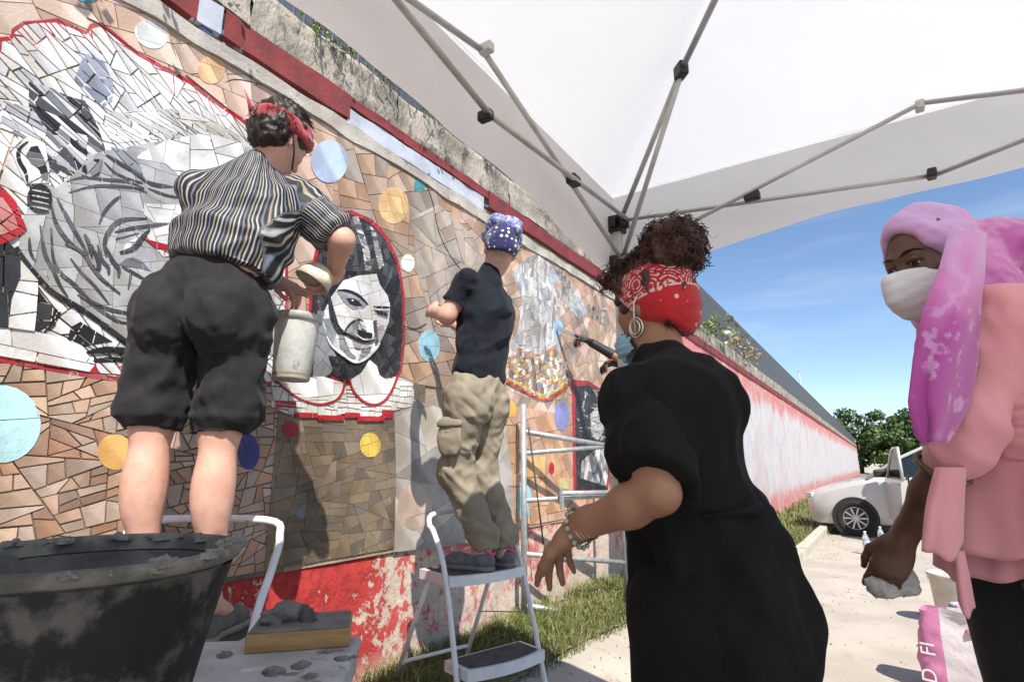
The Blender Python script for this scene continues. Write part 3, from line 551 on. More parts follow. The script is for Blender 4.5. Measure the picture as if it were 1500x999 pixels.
# ================================================================ pop-up canopy
def cloth_mat(name, col, tr=.5):
    m = mat(name, col, tuple(c * .93 for c in col), 3, .8, .25, 14, bdist=.02); N, L, b = nodes(m)
    t = N.new('ShaderNodeBsdfTranslucent'); t.inputs[0].default_value = (*col, 1); mx = N.new('ShaderNodeMixShader'); mx.inputs[0].default_value = tr
    out = N['Material Output']; L.new(b.outputs[0], mx.inputs[1]); L.new(t.outputs[0], mx.inputs[2]); L.new(mx.outputs[0], out.inputs[0]); return m
TX0, TY1, TS = -.79, 2.01, 3.0; TX1, TY0 = TX0 + TS, TY1 - TS; TC = A(TX0 + TS / 2, TY1 - TS / 2, 0)
tent = empty('canopy_tent', (TC[0], TC[1], 0), label='white pop-up canopy tent with folding scissor frame over the pavement', cat='tent')
def tadd(o): o.parent = tent; o.location = (-TC[0], -TC[1], 0); return o
roofm = cloth_mat('white_polyester', (.86, .865, .87), .5); valm = cloth_mat('white_polyester_valance', (.86, .855, .845), .45)
steel = mat('cream_enamelled_steel', (.5, .49, .46), (.4, .39, .37), 12, .4, .05, 60, metal=.3); blk = mat('black_nylon', (.012, .012, .013), rough=.45)
cors = [A(TX0, TY1, 0), A(TX1, TY1, 0), A(TX1, TY0, 0), A(TX0, TY0, 0)]
EV, PK = 2.345, 3.1
for k in range(4):
    a, b = cors[k], cors[(k + 1) % 4]; ce = A(TC[0], TC[1], PK); n = 24; vs = []; fs = []
    out = nrm((a + b) / 2 - TC)
    a = a + nrm(a - TC) * .03; b = b + nrm(b - TC) * .03
    for i in range(n + 1):
        t = i / n
        for j in range(n + 1):
            s = j / n; e = a + (b - a) * s + A(0, 0, EV); p = e + (ce - e) * t
            sag = -.05 * sin(pi * t) * sin(pi * s) ; p = p + A(0, 0, sag + .004 * min(1, t * 6) * float(vnoise(A(p[0] * 5, p[1] * 5, k)[None])[0])); vs.append(p)
    for i in range(n):
        for j in range(n): q = i * (n + 1) + j; fs.append((q, q + 1, q + n + 2, q + n + 1))
    tadd(MB().add(vs, fs).build('roof_panel', roofm, smooth=True))
    # valance with a waved lower edge
    vs = []; fs = []; n = 72; rows = 9
    for j in range(n + 1):
        s = j / n; d = s * TS; sw = 1.0 + .085 * sin(pi * s) + .02 * sin(2 * pi * d / .75)
        for i in range(rows):
            q = i / (rows - 1); zb = 1.965 + .12 * sin(pi * min(s * 1.3, (1 - s) * 1.3, .5)) + .005 * sin(2 * pi * d / .62 + k)
            wv = (.004 * sin(d * 9 + k) + .003 * sin(d * 23 + 2 * k)) * q
            vs.append(a + (b - a) * (s * 1.012 - .006) + out * (.004 + wv + .01 * q) + A(0, 0, EV + .004 + (zb - EV) * q))
    for j in range(n):
        for i in range(rows - 1): q = j * rows + i; fs.append((q, q + rows, q + rows + 1, q + 1))
    tadd(MB().add(vs, fs).build('valance', valm, smooth=True))
    a, b = cors[k], cors[(k + 1) % 4]; dv = nrm(b - a); inn = -out
    # folding frame: three scissor pairs on each side
    for q in range(3):
        s0, s1 = q * 1.0, q * 1.0 + 1.02
        top = lambda s: a + dv * s + inn * .028 + A(0, 0, 0)
        up = [(2.2, 2.1), (2.1, 2.32), (2.32, 2.03)] ; lo = [(2.03, 2.33), (2.33, 2.12), (2.12, 2.2)]
        for (z0, z1), o in ((up[q], .0), (lo[q], .026)):
            p, r_ = a + dv * (s0 + .03) + inn * (.03 + o) + A(0, 0, z0), a + dv * min(s1, TS - .03) + inn * (.03 + o) + A(0, 0, z1)
            tadd(MB().tube([p, r_], .0095, 8, flat=.7).build('truss_bar', steel, smooth=True))
        zm = (up[q][0] + up[q][1] + lo[q][0] + lo[q][1]) / 4
        c = MB(); m_ = a + dv * (s0 + .52) + inn * .043 + A(0, 0, (up[q][0] + up[q][1]) / 2 * .5 + (lo[q][0] + lo[q][1]) / 2 * .5)
        c.box(m_, (.018, .026, .016), frame(inn, dv, A(0, 0, 1)), bev=.006); tadd(c.build('pivot_clip', blk))
        if q < 2:
            for z in (up[q][1], lo[q][1]): tadd(MB().box(a + dv * s1 + inn * .043 + A(0, 0, z), (.02, .012, .014), frame(inn, dv, A(0, 0, 1)), bev=.005).build('bar_joint', steel if (z > 2.2) else blk))
for c in cors:
    di = nrm(TC - c)
    z0 = float(gz(c[0], c[1]))
    tadd(MB().box(c + A(0, 0, 1.1 + z0 / 2), (.0165, .0165, 1.1 - z0 / 2), bev=.003).build('leg', steel)); tadd(MB().box(c + A(0, 0, .006 + z0), (.05, .05, .006), bev=.002).build('foot_plate', steel))
    for z, nm in ((2.2, 'corner_bracket'), (2.03, 'slider')):
        m_ = MB(); m_.box(c + A(0, 0, z), (.03, .03, .035), bev=.006); m_.box(c + di * .035 + A(0, 0, z), (.03, .012, .022), Rz(atan2(di[1], di[0])), bev=.004); m_.box(c + A(.03 * np.sign(di[0]), 0, z), (.02, .012, .022), bev=.004); m_.box(c + A(0, .03 * np.sign(di[1]), z), (.012, .02, .022), bev=.004); tadd(m_.build(nm, blk))
    L2 = np.linalg.norm(TC - c)
    mid = c + di * .56 + A(0, 0, 2.2 + .56 * .515)
    tadd(MB().tube([c + di * .03 + A(0, 0, 2.2), mid], .0105, 8, flat=.75).build('roof_rib', steel, smooth=True)); tadd(MB().tube([mid, TC - di * .03 + A(0, 0, PK - .05)], .011, 8, flat=.75).build('roof_rib', steel, smooth=True))
    tadd(MB().tube([c + di * .04 + A(0, 0, 2.04), mid - A(0, 0, .01)], .010, 8, flat=.75).build('rib_strut', steel, smooth=True)); tadd(MB().box(mid, (.024, .016, .024), frame(di, np.cross(A(0, 0, 1), di), A(0, 0, 1)), bev=.006).build('rib_clip', blk))
tadd(MB().box(TC + A(0, 0, PK - .06), (.05, .05, .03), bev=.01).build('peak_hub', blk))
# ================================================================ figure modelling: rounded shapes blended into one skin
def C(a, b, ra, rb=None, k=.03): return ('c', np.array(a, float), np.array(b, float), ra, ra if rb is None else rb, k)
def E(c, r, R=None, k=.03): return ('e', np.array(c, float), np.eye(3) if R is None else np.array(R), np.array(r, float), k)
def CUT(p, n): return ('x', np.array(p, float), nrm(n))
def SUB(c, r, R=None, k=.01): return ('s', np.array(c, float), np.eye(3) if R is None else np.array(R), np.array(r, float), k)
def nets(V, o, h):
    s = V < 0; nx, ny, nz = V.shape
    cs = s[:-1, :-1, :-1].astype(np.int8); cnt = np.zeros_like(cs)
    for dx in (0, 1):
        for dy in (0, 1):
            for dz in (0, 1): cnt += s[dx:nx - 1 + dx, dy:ny - 1 + dy, dz:nz - 1 + dz]
    I = np.argwhere((cnt > 0) & (cnt < 8)); idx = -np.ones((nx - 1, ny - 1, nz - 1), np.int64); idx[tuple(I.T)] = np.arange(len(I))
    acc = np.zeros((len(I), 3)); num = np.zeros(len(I))
    cr = [(a, b, c) for a in (0, 1) for b in (0, 1) for c in (0, 1)]
    for p in cr:
        for ax in range(3):
            if p[ax]: continue
            q = list(p); q[ax] = 1; va = V[I[:, 0] + p[0], I[:, 1] + p[1], I[:, 2] + p[2]]; vb = V[I[:, 0] + q[0], I[:, 1] + q[1], I[:, 2] + q[2]]
            m = (va < 0) != (vb < 0); t = np.where(m, va / np.where(m, va - vb, 1), 0); pt = np.array(p, float)[None].repeat(len(I), 0); pt[:, ax] += t; acc[m] += pt[m]; num[m] += 1
    P = o + (I + acc / num[:, None]) * h; Q = []
    for ax in range(3):
        sl0 = [slice(None)] * 3; sl1 = [slice(None)] * 3; sl0[ax] = slice(0, -1); sl1[ax] = slice(1, None); a = s[tuple(sl0)]; b = s[tuple(sl1)]
        e = np.argwhere(a != b); u, v = (ax + 1) % 3, (ax + 2) % 3
        ok = (e[:, u] > 0) & (e[:, v] > 0) & (e[:, u] < V.shape[u] - 1) & (e[:, v] < V.shape[v] - 1); e = e[ok]; fl = a[tuple(e.T)]
        c = []
        for du, dv in ((-1, -1), (0, -1), (0, 0), (-1, 0)):
            w = e.copy(); w[:, u] += du; w[:, v] += dv; c.append(idx[tuple(w.T)])
        c = np.stack(c, 1); c[~fl] = c[~fl][:, ::-1]; Q.append(c)
    return P, np.concatenate(Q)
def sdf(prims, h):
    los, his = [], []
    for p in prims:
        if p[0] == 'c': r = max(p[3], p[4]); los.append(np.minimum(p[1], p[2]) - r); his.append(np.maximum(p[1], p[2]) + r)
        elif p[0] == 'e': r = np.abs(p[2]) @ p[3]; los.append(p[1] - r); his.append(p[1] + r)
    lo = np.min(los, 0) - 4 * h; hi = np.max(his, 0) + 4 * h; n = np.ceil((hi - lo) / h).astype(int) + 1
    V = np.full(n, .06, np.float32); ax = [lo[i] + h * np.arange(n[i]) for i in range(3)]
    for p in prims:
        if p[0] == 'x':
            d = (ax[0][:, None, None] - p[1][0]) * p[2][0] + (ax[1][None, :, None] - p[1][1]) * p[2][1] + (ax[2][None, None] - p[1][2]) * p[2][2]; V = np.maximum(V, d.astype(np.float32)); continue
        if p[0] == 'c': r = max(p[3], p[4]); l, u = np.minimum(p[1], p[2]) - r, np.maximum(p[1], p[2]) + r; k = p[5]
        else: r = np.abs(p[2]) @ p[3]; l, u = p[1] - r, p[1] + r; k = p[4]
        m = k + 3 * h; i0 = np.maximum(np.floor((l - m - lo) / h).astype(int), 0); i1 = np.minimum(np.ceil((u + m - lo) / h).astype(int) + 1, n)
        if np.any(i1 <= i0): continue
        X = ax[0][i0[0]:i1[0], None, None]; Y = ax[1][None, i0[1]:i1[1], None]; Z = ax[2][None, None, i0[2]:i1[2]]
        if p[0] == 'c':
            a, b = p[1], p[2]; ab = b - a; L = ab @ ab + 1e-12; t = np.clip(((X - a[0]) * ab[0] + (Y - a[1]) * ab[1] + (Z - a[2]) * ab[2]) / L, 0, 1)
            d = np.sqrt((X - a[0] - t * ab[0]) ** 2 + (Y - a[1] - t * ab[1]) ** 2 + (Z - a[2] - t * ab[2]) ** 2) - (p[3] + (p[4] - p[3]) * t)
        else:
            R, rr = p[2], p[3]; q = [((X - p[1][0]) * R[0, j] + (Y - p[1][1]) * R[1, j] + (Z - p[1][2]) * R[2, j]) for j in range(3)]
            k0 = np.sqrt(sum((q[j] / rr[j]) ** 2 for j in range(3))); k1 = np.sqrt(sum((q[j] / rr[j] ** 2) ** 2 for j in range(3))) + 1e-9; d = k0 * (k0 - 1) / k1
        sl = tuple(slice(i0[j], i1[j]) for j in range(3)); o = V[sl]; d = d.astype(np.float32)
        if p[0] == 's': d = -d; hh = np.maximum(k - np.abs(o - d), 0) / k; V[sl] = np.maximum(o, d) + hh * hh * k / 4
        else: hh = np.maximum(k - np.abs(o - d), 0) / k; V[sl] = np.minimum(o, d) - hh * hh * k / 4
    return nets(V, lo, h)
def vnormals(P, Q):
    n = np.cross(P[Q[:, 2]] - P[Q[:, 0]], P[Q[:, 3]] - P[Q[:, 1]]); N = np.zeros_like(P)
    for j in range(4): np.add.at(N, Q[:, j], n)
    return N / (np.linalg.norm(N, axis=1, keepdims=True) + 1e-12)
def relax(P, Q, it=1, f=.5):
    for _ in range(it):
        S_ = np.zeros_like(P); c = np.zeros(len(P))
        for j in range(4): np.add.at(S_, Q[:, j], P[Q[:, (j + 1) % 4]]); np.add.at(S_, Q[:, (j + 1) % 4], P[Q[:, j]]); np.add.at(c, Q[:, j], 1); np.add.at(c, Q[:, (j + 1) % 4], 1)
        P = P + f * (S_ / c[:, None] - P)
    return P
def solid(name, groups, m, parent=None, disp=None, attrs=None, origin=None, it=1):
    # groups: list of (shapes, resolution); all end up in one mesh object
    PP, QQ, b = [], [], 0
    for pr, h in groups:
        P, Q = sdf(pr, h)
        if len(P) == 0: continue
        P = relax(P, Q, it); PP.append(P); QQ.append(Q + b); b += len(P)
    P = np.concatenate(PP); Q = np.concatenate(QQ)
    if disp is not None: P = P + vnormals(P, Q) * np.asarray(disp(P))[:, None]
    o = np.zeros(3) if origin is None else np.asarray(origin, float)
    me = bpy.data.meshes.new(name); me.vertices.add(len(P)); me.vertices.foreach_set('co', (P - o).astype(np.float32).ravel())
    me.loops.add(Q.size); me.loops.foreach_set('vertex_index', Q.astype(np.int32).ravel()); me.polygons.add(len(Q)); me.polygons.foreach_set('loop_start', np.arange(0, Q.size, 4, dtype=np.int32)); me.polygons.foreach_set('loop_total', np.full(len(Q), 4, np.int32))
    me.update(calc_edges=True); me.validate(); me.shade_smooth()
    if attrs:
        for an, fn in attrs.items():
            v = np.asarray(fn(P), np.float32)
            if v.ndim == 1: a = me.attributes.new(an, 'FLOAT', 'POINT'); a.data.foreach_set('value', v)
            else: a = me.attributes.new(an, 'FLOAT_VECTOR', 'POINT'); a.data.foreach_set('vector', v.ravel())
    me.materials.append(m); ob = link(name, me, None, None)
    if parent is not None: ob.parent = parent; ob.location = tuple(o - np.array(parent.location))
    else: ob.location = tuple(o)
    return ob
def part(mb, name, m, parent, smooth=False, auto=None):                # a world-space mesh as a part of a placed thing
    o = mb.build(name, m, parent, smooth, auto); o.location = tuple(-np.array(parent.location)); return o
def aniso(P, d, along, across, seed=0, o=3):                           # creases running along d
    d = nrm(d); e = nrm(np.cross(d, A(.3, .2, .9) if abs(d[2]) < .8 else A(1, .2, .1))); f = np.cross(d, e)
    return fbm(np.stack([P @ d * along, P @ e * across, P @ f * across], 1), o, seed)
def ridge(P, d, along, across, seed=0): return .55 - 1.7 * np.abs(aniso(P, d, along, across, seed, 2))
def hand(w, d, pn, thumb, curl=(.3, .4, .5, .6), tcurl=.5, s=1., spread=.08, bend2=1.0):
    # wrist, direction of the fingers, palm normal, side the thumb is on (+1 / -1 of d x pn)
    d = nrm(d); pn = nrm(pn - d * (np.asarray(pn) @ d)); sd = np.cross(d, pn) * thumb; out = []
    out += [C(w - d * .03, w + d * .02, .024 * s, .025 * s, .02), E(w + d * .05 * s, (.041 * s, .05 * s, .0165 * s), frame(sd, d, pn), .015)]
    L = ((.043, .026, .021), (.047, .03, .022), (.044, .028, .021), (.034, .021, .018)); off = (.03, .0105, -.0095, -.028)
    for i in range(4):
        k = w + (d * (.09 - .004 * abs(i - 1)) + sd * off[i]) * s; out.append(C(w + (d * .03 + sd * off[i] * .7) * s, k, .0125 * s, .0112 * s, .012))
        a = sd * off[i] * spread * 20; dd = nrm(d + a); ang = curl[i]; p = k; rr = (.0098, .0088, .0078, .0066)
        for j in range(3):
            v = dd * cos(ang) + pn * sin(ang); q = p + v * L[i][j] * s; f_ = .88 if i == 3 else 1; out.append(C(p, q, rr[j] * f_ * s, rr[j + 1] * f_ * s, .004)); p = q; ang += curl[i] * bend2 * (1.0 if j == 0 else .7)
    tb = w + (d * .025 + sd * .026) * s; t1 = tb + nrm(d * .75 + sd * .65 + pn * tcurl * .5) * .04 * s; t2 = t1 + nrm(d * .9 + sd * (.3 - .5 * tcurl) + pn * tcurl * .8) * .031 * s; t3 = t2 + nrm(d * .95 + sd * (.1 - .6 * tcurl) + pn * tcurl) * .024 * s
    out += [C(w + d * .012 * s, tb, .016 * s, .0155 * s, .015), C(tb, t1, .0145 * s, .0118 * s, .012), C(t1, t2, .0112 * s, .0098 * s, .004), C(t2, t3, .0098 * s, .0078 * s, .004)]
    return out
def head(c, f, u, s=1., face=True):
    f = nrm(f); u = nrm(u - f * (np.asarray(u) @ f)); r = np.cross(f, u); R = frame(r, f, u); q = lambda a, b, e: c + (r * a + f * b + u * e) * s
    o = [E(q(0, -.012, .028), A(.074, .094, .092) * s, R, .02), E(q(0, .03, -.035), A(.06, .06, .082) * s, R, .03), E(q(0, .062, -.095), A(.032, .03, .024) * s, R, .03), C(q(-.03, .075, .012), q(.03, .075, .012), .014 * s, .014 * s, .02),
         C(q(0, .083, .0), q(0, .106, -.036), .007 * s, .012 * s, .01), E(q(.012, .096, -.04), A(.009, .009, .008) * s, R, .006), E(q(-.012, .096, -.04), A(.009, .009, .008) * s, R, .006), C(q(-.02, .083, -.066), q(.02, .083, -.066), .009 * s, .009 * s, .008), C(q(-.018, .08, -.076), q(.018, .08, -.076), .01 * s, .01 * s, .006)]
    for e in (-1, 1):
        o += [E(q(.042 * e, .058, -.03), A(.025, .022, .025) * s, R, .02), SUB(q(.03 * e, .093, -.002), A(.016, .014, .011) * s, R, .008), E(q(.03 * e, .073, -.003), A(.0135, .0125, .0125) * s, R, .002)]
        Re = frame(r * e * .9 - f * .45, f * .9 + r * e * .45, u); o += [E(q(.078 * e, -.008, -.012), A(.009, .021, .032) * s, Re, .006), SUB(q(.09 * e, -.004, -.008), A(.009, .012, .019) * s, Re, .004), E(q(.074 * e, .0, -.036), A(.007, .009, .011) * s, Re, .005)]
    return o
skin_pale = mat('pale_skin', (.56, .33, .25), (.51, .275, .205), 22, .5, .08, 220, sss=.12, spec=.35)
skin_tan = mat('tanned_skin', (.29, .15, .092), (.25, .123, .074), 22, .5, .08, 220, sss=.12, spec=.35)
skin_dark = mat('dark_skin', (.12, .058, .036), (.09, .042, .026), 14, .45, .08, 220, sss=.1, spec=.4)
hairm = mat('dark_curly_hair', (.03, .017, .011), (.012, .008, .006), 30, .5, .2, 200, spec=.4)
auburn = mat('auburn_curly_hair', (.06, .018, .012), (.025, .009, .007), 25, .5, .2, 200, spec=.4)
def curls(name, m, parent, fn, n, seed, L=(.03, .06), R=(.004, .009), th=.0012, turns=(1.2, 2.6)):
    # fn(rng) -> root point, outward direction; every strand is a thin spiral
    r = np.random.default_rng(seed); mb = MB()
    for _ in range(n):
        p, d = fn(r); d = nrm(d + r.normal(0, .45, 3)); e = nrm(np.cross(d, r.normal(0, 1, 3))); f = np.cross(d, e); l = r.uniform(*L); rad = r.uniform(*R); tn = r.uniform(*turns); ph = r.uniform(0, 6.3); g = A(0, 0, -1) * r.uniform(0, .5) * l; pts = []
        for k in range(9):
            t = k / 8; pts.append(p + d * l * t + g * t * t + (e * cos(ph + tn * 6.28 * t) + f * sin(ph + tn * 6.28 * t)) * rad * min(1, t * 3 + .25))
        mb.tube(pts, [th * (1 - .5 * k / 8) for k in range(9)], 3, cap=False)
    o = mb.build(name, m, parent, smooth=True); o.location = tuple(-np.array(parent.location)); o['kind'] = 'stuff'; return o
def shoe(name, par, heel, toe, m, solem, w=.042, h=.075, extra=None):
    heel, toe = np.array(heel, float), np.array(toe, float); d = nrm((toe - heel) * A(1, 1, 0)); L = np.linalg.norm(toe - heel); s_ = A(-d[1], d[0], 0); u = A(0, 0, 1); b = heel * 1.0
    pr = [E(b + d * L * .16 + u * .045, (.036, L * .17, .045), frame(s_, d, u), .03), E(b + d * L * .5 + u * .04, (w * .92, L * .33, .038), frame(s_, d, u), .03), E(b + d * L * .76 + u * .033, (w, L * .25, .033), frame(s_, d, u), .03), C(b + d * L * .2 + u * .04, b + d * L * .18 + u * h, .037, .036, .02), CUT(b + u * h, u), CUT(b + u * .012, -u)]
    o = solid(name, [(pr, .006)], m, par)
    sp = [E(b + d * L * .17 + u * .012, (.037, L * .18, .02), frame(s_, d, u), .03), E(b + d * L * .5 + u * .012, (w * .92, L * .36, .02), frame(s_, d, u), .03), E(b + d * L * .75 + u * .012, (w * 1.06, L * .27, .02), frame(s_, d, u), .03), CUT(b + u * .024, u), CUT(b, -u)]
    so = solid('sole', [(sp, .006)], solem, None); so.parent = o; so.location = tuple(-np.array(o.location) - np.array(par.location))
    lc = MB()
    for k in range(5):
        c = b + d * L * (.36 + .07 * k) + u * (.078 - .0065 * k); lc.tube([c - s_ * .02 - u * .006, c + u * .003, c + s_ * .02 - u * .006], .0026, 5)
    for k in (-1, 1): c = b + d * L * .36 + u * .08; lc.tube([c, c + s_ * .016 * k + u * .012, c + s_ * .03 * k - u * .002, c + s_ * .012 * k], .0024, 5)
    lo = lc.build('lace', extra or solem); lo.parent = o; lo.location = tuple(-np.array(o.location) - np.array(par.location))
    return o
def placed(ob, origin): return ob
# ================================================================ person in the striped shirt, on the step ladder by the white haired portrait
def person(name, groups, m, base, label, disp=None, grp=None, attrs=None):
    o = solid(name, groups, m, None, disp, attrs, origin=base); return tag(o, label, 'person', grp)
black_cloth = mat('black_linen', (.021, .02, .022), (.014, .0135, .015), 20, .85, .4, 260, sheen=.04, spec=.2, bdist=.003)
def p1():
    hc = at(411, 206, 1.93); hf = cdir(.34, -.36, .88); hu = cdir(.28, .95, .15); nb = at(374, 252, 1.89)
    shL, shR = at(292, 283, 1.84), at(438, 300, 1.95); ch = at(362, 315, 1.87); wa = at(325, 385, 1.8); pv = at(308, 438, 1.76)
    hL, hR = at(256, 462, 1.75), at(352, 465, 1.78); kL, kR = at(222, 628, 1.67), at(322, 635, 1.7); aL, aR = at(203, 880, 1.565), at(303, 884, 1.6)
    eR, wR = at(500, 352, 1.95), at(489, 404, 2.06); eL, wL = at(345, 395, 2.1), at(405, 412, 2.1)
    f = nrm(cdir(.05, 0, 1)); u = A(0, 0, 1); r = np.cross(f, u); up = nrm(ch - pv); R = frame(r, np.cross(up, r), up)
    base = A(*((aL + aR) / 2)[:2], .8)
    tL, tR = aL + f * .19 - r * .02, aR + f * .19 + r * .02
    body = [E(pv, (.12, .08, .1), R, .05), E((pv + ch) / 2, (.125, .1, .15), R, .05), E(ch, (.15, .11, .16), R, .05), C(shL, shR, .055, .055, .05), C(nb - up * .02, hc - hu * .05, .056, .05, .03)] + head(hc, hf, hu, .98)
    for h_, k_, a_ in ((hL, kL, aL), (hR, kR, aR)):
        calf = k_ * .66 + a_ * .34 - f * .02; body += [C(h_, k_, .085, .058, .05), C(k_, a_, .05, .036, .03), E(calf, (.051, .056, .12), None, .04), C(a_, a_ + f * .1 - u * .05, .036, .03, .02)]
    body += [C(shR, eR, .05, .042, .03), C(shL, eL, .05, .042, .03)]
    armR = [C(shR * .35 + eR * .65, eR, .042, .043, .02), C(eR, wR, .046, .027, .02)] + hand(wR, at(468, 424, 2.03) - wR, cdir(-.6, .3, -.3), 1, (.5, .55, .6, .7), .6, .92)
    armL = [C(eL, wL, .04, .027, .02)] + hand(wL, at(440, 428, 2.07) - wL, cdir(.2, -.7, .3), -1, (.7, .75, .8, .85), .5, .92)
    P = person('person', [(body, .011), (armR, .0055), (armL, .0055)], skin_pale, base, 'person in striped shirt, black shorts and red headband standing on a ladder')
    # shorts
    dn = lambda a, b, w: nrm(b - a)
    gs = []
    wide = [E(pv + up * .04, (.155, .118, .12), R, .06)]
    for h_, k_, s_ in ((hL, kL, -1), (hR, kR, 1)):
        md = h_ * .42 + k_ * .58; m2 = h_ * .2 + k_ * .8 + r * .012 * s_
        pr = wide + [E(pv - up * .065 - f * .045 + r * .078 * s_, (.092, .1, .12), R, .05), C(h_ + r * .006 * s_, md, .1, .094, .05), C(md, m2, .093, .094, .04), C(m2, k_ + (k_ - h_) * .04, .094, .088, .02), CUT(wa + up * .03, up), CUT(k_ + A(0, 0, -.012), A(0, 0, -1))]
        gs.append((pr, .0095))
    def dsp(P_):
        z = P_[:, 2]; low = np.clip((kL[2] + .2 - z) / .2, 0, 1); side = (P_ - pv) @ r
        d = .004 * aniso(P_, A(.2, .1, 1) , 5, 13, 3) + (.007 * low + .002) * aniso(P_, nrm(r + A(0, 0, .35)), 4, 15, 8) + .010 * ridge(P_, nrm(r + A(0, 0, .35)), 2.2, 11, 44) + .006 * ridge(P_, nrm(-r * .6 + A(0, 0, 1)), 2.5, 20, 45)
        d = d + .0 * low * np.sin(np.arctan2((P_ - kL) @ f, (P_ - np.where(side[:, None] < 0, kL, kR)) @ r) * 9) * np.clip((kL[2] + .06 - z) / .07, 0, 1)
        return d + .006 * np.exp(-((z - kL[2] - .035) / .012) ** 2) - .012 * np.clip((kL[2] + .015 - z) / .03, 0, 1)
    solid('shorts', gs, black_cloth, P, dsp)
    # striped shirt
    sm = mat('striped_satin', (.02, .02, .022), rough=.6, spec=.25); N, L, b = nodes(sm)
    a = N.new('ShaderNodeAttribute'); a.attribute_name = 'stripe'; fr = N.new('ShaderNodeMath'); fr.operation = 'FRACT'; ml = N.new('ShaderNodeMath'); ml.operation = 'MULTIPLY'; ml.inputs[1].default_value = 1 / .052; L.new(a.outputs['Fac'], ml.inputs[0]); L.new(ml.outputs[0], fr.inputs[0])
    cr = N.new('ShaderNodeValToRGB'); cr.color_ramp.interpolation = 'LINEAR'; el = cr.color_ramp.elements; K = (.012, .012, .015); W_ = (.34, .34, .34); G = (.13, .15, .2); T = (.26, .23, .17)
    st = [(0, K), (.12, K), (.16, W_), (.21, W_), (.25, K), (.38, K), (.41, G), (.46, G), (.5, K), (.64, K), (.67, T), (.73, T), (.77, K), (.87, K), (.9, W_), (.94, W_), (.99, K)]
    el[0].position = 0; el[0].color = (*K, 1); el[1].position = .99; el[1].color = (*K, 1)
    for p_, c_ in st[1:-1]: e_ = el.new(p_); e_.color = (*c_, 1)
    L.new(fr.outputs[0], cr.inputs[0]); L.new(cr.outputs[0], b.inputs['Base Color'])
    pr = [E((wa + pv) / 2 + up * .06, (.172, .13, .12), R, .05), E(wa + up * .06, (.165, .13, .14), R, .05), E(ch, (.178, .135, .17), R, .05), C(shL, shR, .075, .073, .05), C(nb - up * .03, nb + up * .005, .08, .066, .03), CUT(wa - up * .03, -up)]
    sl = [C(shL, eL, .078, .07, .04)]; sr = [C(shR - (eR - shR) * .1, shR * .35 + eR * .65, .08, .074, .04), C(shR * .35 + eR * .65, eR, .074, .068, .02), CUT(eR - nrm(eR - shR) * .012, eR - shR)]
    pr2 = pr
    ad = nrm(eR - shR)
    def stripe(P_):
        c = wa + np.clip(((P_ - wa) @ up) / np.linalg.norm(nb - wa), 0, 1)[:, None] * (nb - wa)[None]; th = np.arctan2((P_ - c) @ r, -((P_ - c) @ f)); s1 = th * .17
        e1 = nrm(np.cross(ad, f)); e2 = np.cross(ad, e1); q = P_ - shR; s2 = np.arctan2(q @ e1, q @ e2) * .09; t = q @ ad
        w = np.clip((t - .03) / .05, 0, 1); w = w * ((q @ r) > -.02); return np.where(w > .5, s2, s1) + .006 * fbm(P_ * 9, 2, 5)
    def dsp2(P_):
        h = (P_ - wa) @ up; low = np.clip(1 - h / .25, 0, 1); t = (P_ - shR) @ ad
        return .008 * ridge(P_, nrm(up + .7 * r), 3, 8, 19) + .010 * aniso(P_, nrm(up + .5 * r), 4, 12, 17) + .008 * aniso(P_, nrm(r * .9 + up * .3), 4, 14, 23) + .018 * np.exp(-((h - .085) / .03) ** 2) + .008 * np.sin(t * 95) * np.clip((t - .1) / .08, 0, 1)
    solid('shirt', [(pr, .0085), (sl, .0085), (sr, .0085)], sm, P, dsp2, {'stripe': stripe})
    # headband, hair
    redm = mat('red_velvet', (.36, .008, .016), (.24, .005, .01), 12, .7, .3, 40, sheen=.5); hn = nrm(hf); hu2 = nrm(hu - hn * (hu @ hn)); hr = np.cross(hn, hu2)
    q = lambda a_, b_, e_: hc + hr * a_ + hn * b_ + hu2 * e_
    bn = nrm(hu2 * .93 - hn * .3); bc = q(0, 0, .038)
    band = [E(q(0, -.012, .03), A(.092, .113, .107), frame(hr, hn, hu2), .02), CUT(bc + bn * .034, bn), CUT(bc - bn * .028, -bn)]
    solid('headband', [(band, .005)], redm, P, lambda P_: .004 * aniso(P_, hn, 8, 40, 3) + .004 * ridge(P_, nrm(hn + hr * .5), 6, 24, 5))
    kn = q(-.07, -.1, .03); part(MB().tube([q(-.06, -.085, .03), kn, kn + A(0, 0, .02) - hn * .012, kn + A(0, 0, .055) - hn * .03 - hr * .012], [.02, .018, .012, .003], 8, flat=.5), 'headband_knot', redm, P, True)
    hs = [E(q(0, -.016, .04), A(.086, .104, .098), frame(hr, hn, hu2), .02), E(q(0, -.05, -.025), A(.076, .06, .06), frame(hr, hn, hu2), .03), SUB(q(0, .1, -.04), A(.075, .07, .09), frame(hr, hn, hu2), .01), SUB(q(.08, .01, -.03), A(.03, .035, .04), frame(hr, hn, hu2), .01), SUB(q(-.08, .01, -.03), A(.03, .035, .04), frame(hr, hn, hu2), .01)]
    solid('hair', [(hs, .005)], hairm, P, lambda P_: .007 * fbm(P_ * 60, 2, 9))
    def root(g):
        while True:
            v = nrm(g.normal(0, 1, 3)); t = v @ hu2; ff = v @ hn
            if (t > .55) or (t < .15 and ff < -.1 and t > -.75) or (ff > .75 and t > .05 ): break
        p = q(0, -.016, .03) + frame(hr, hn, hu2) @ (A(.084, .1, .1) * (frame(hr, hn, hu2).T @ v)); return p, v
    curls('curl', hairm, P, root, 800, 4, (.010, .024), (.003, .006))
    part(MB().tube([q(.08, -.02, -.0), q(.083, .02, -.05), q(.06, .06, -.085)], .003, 6), 'mask_strap', black_cloth, P, True)
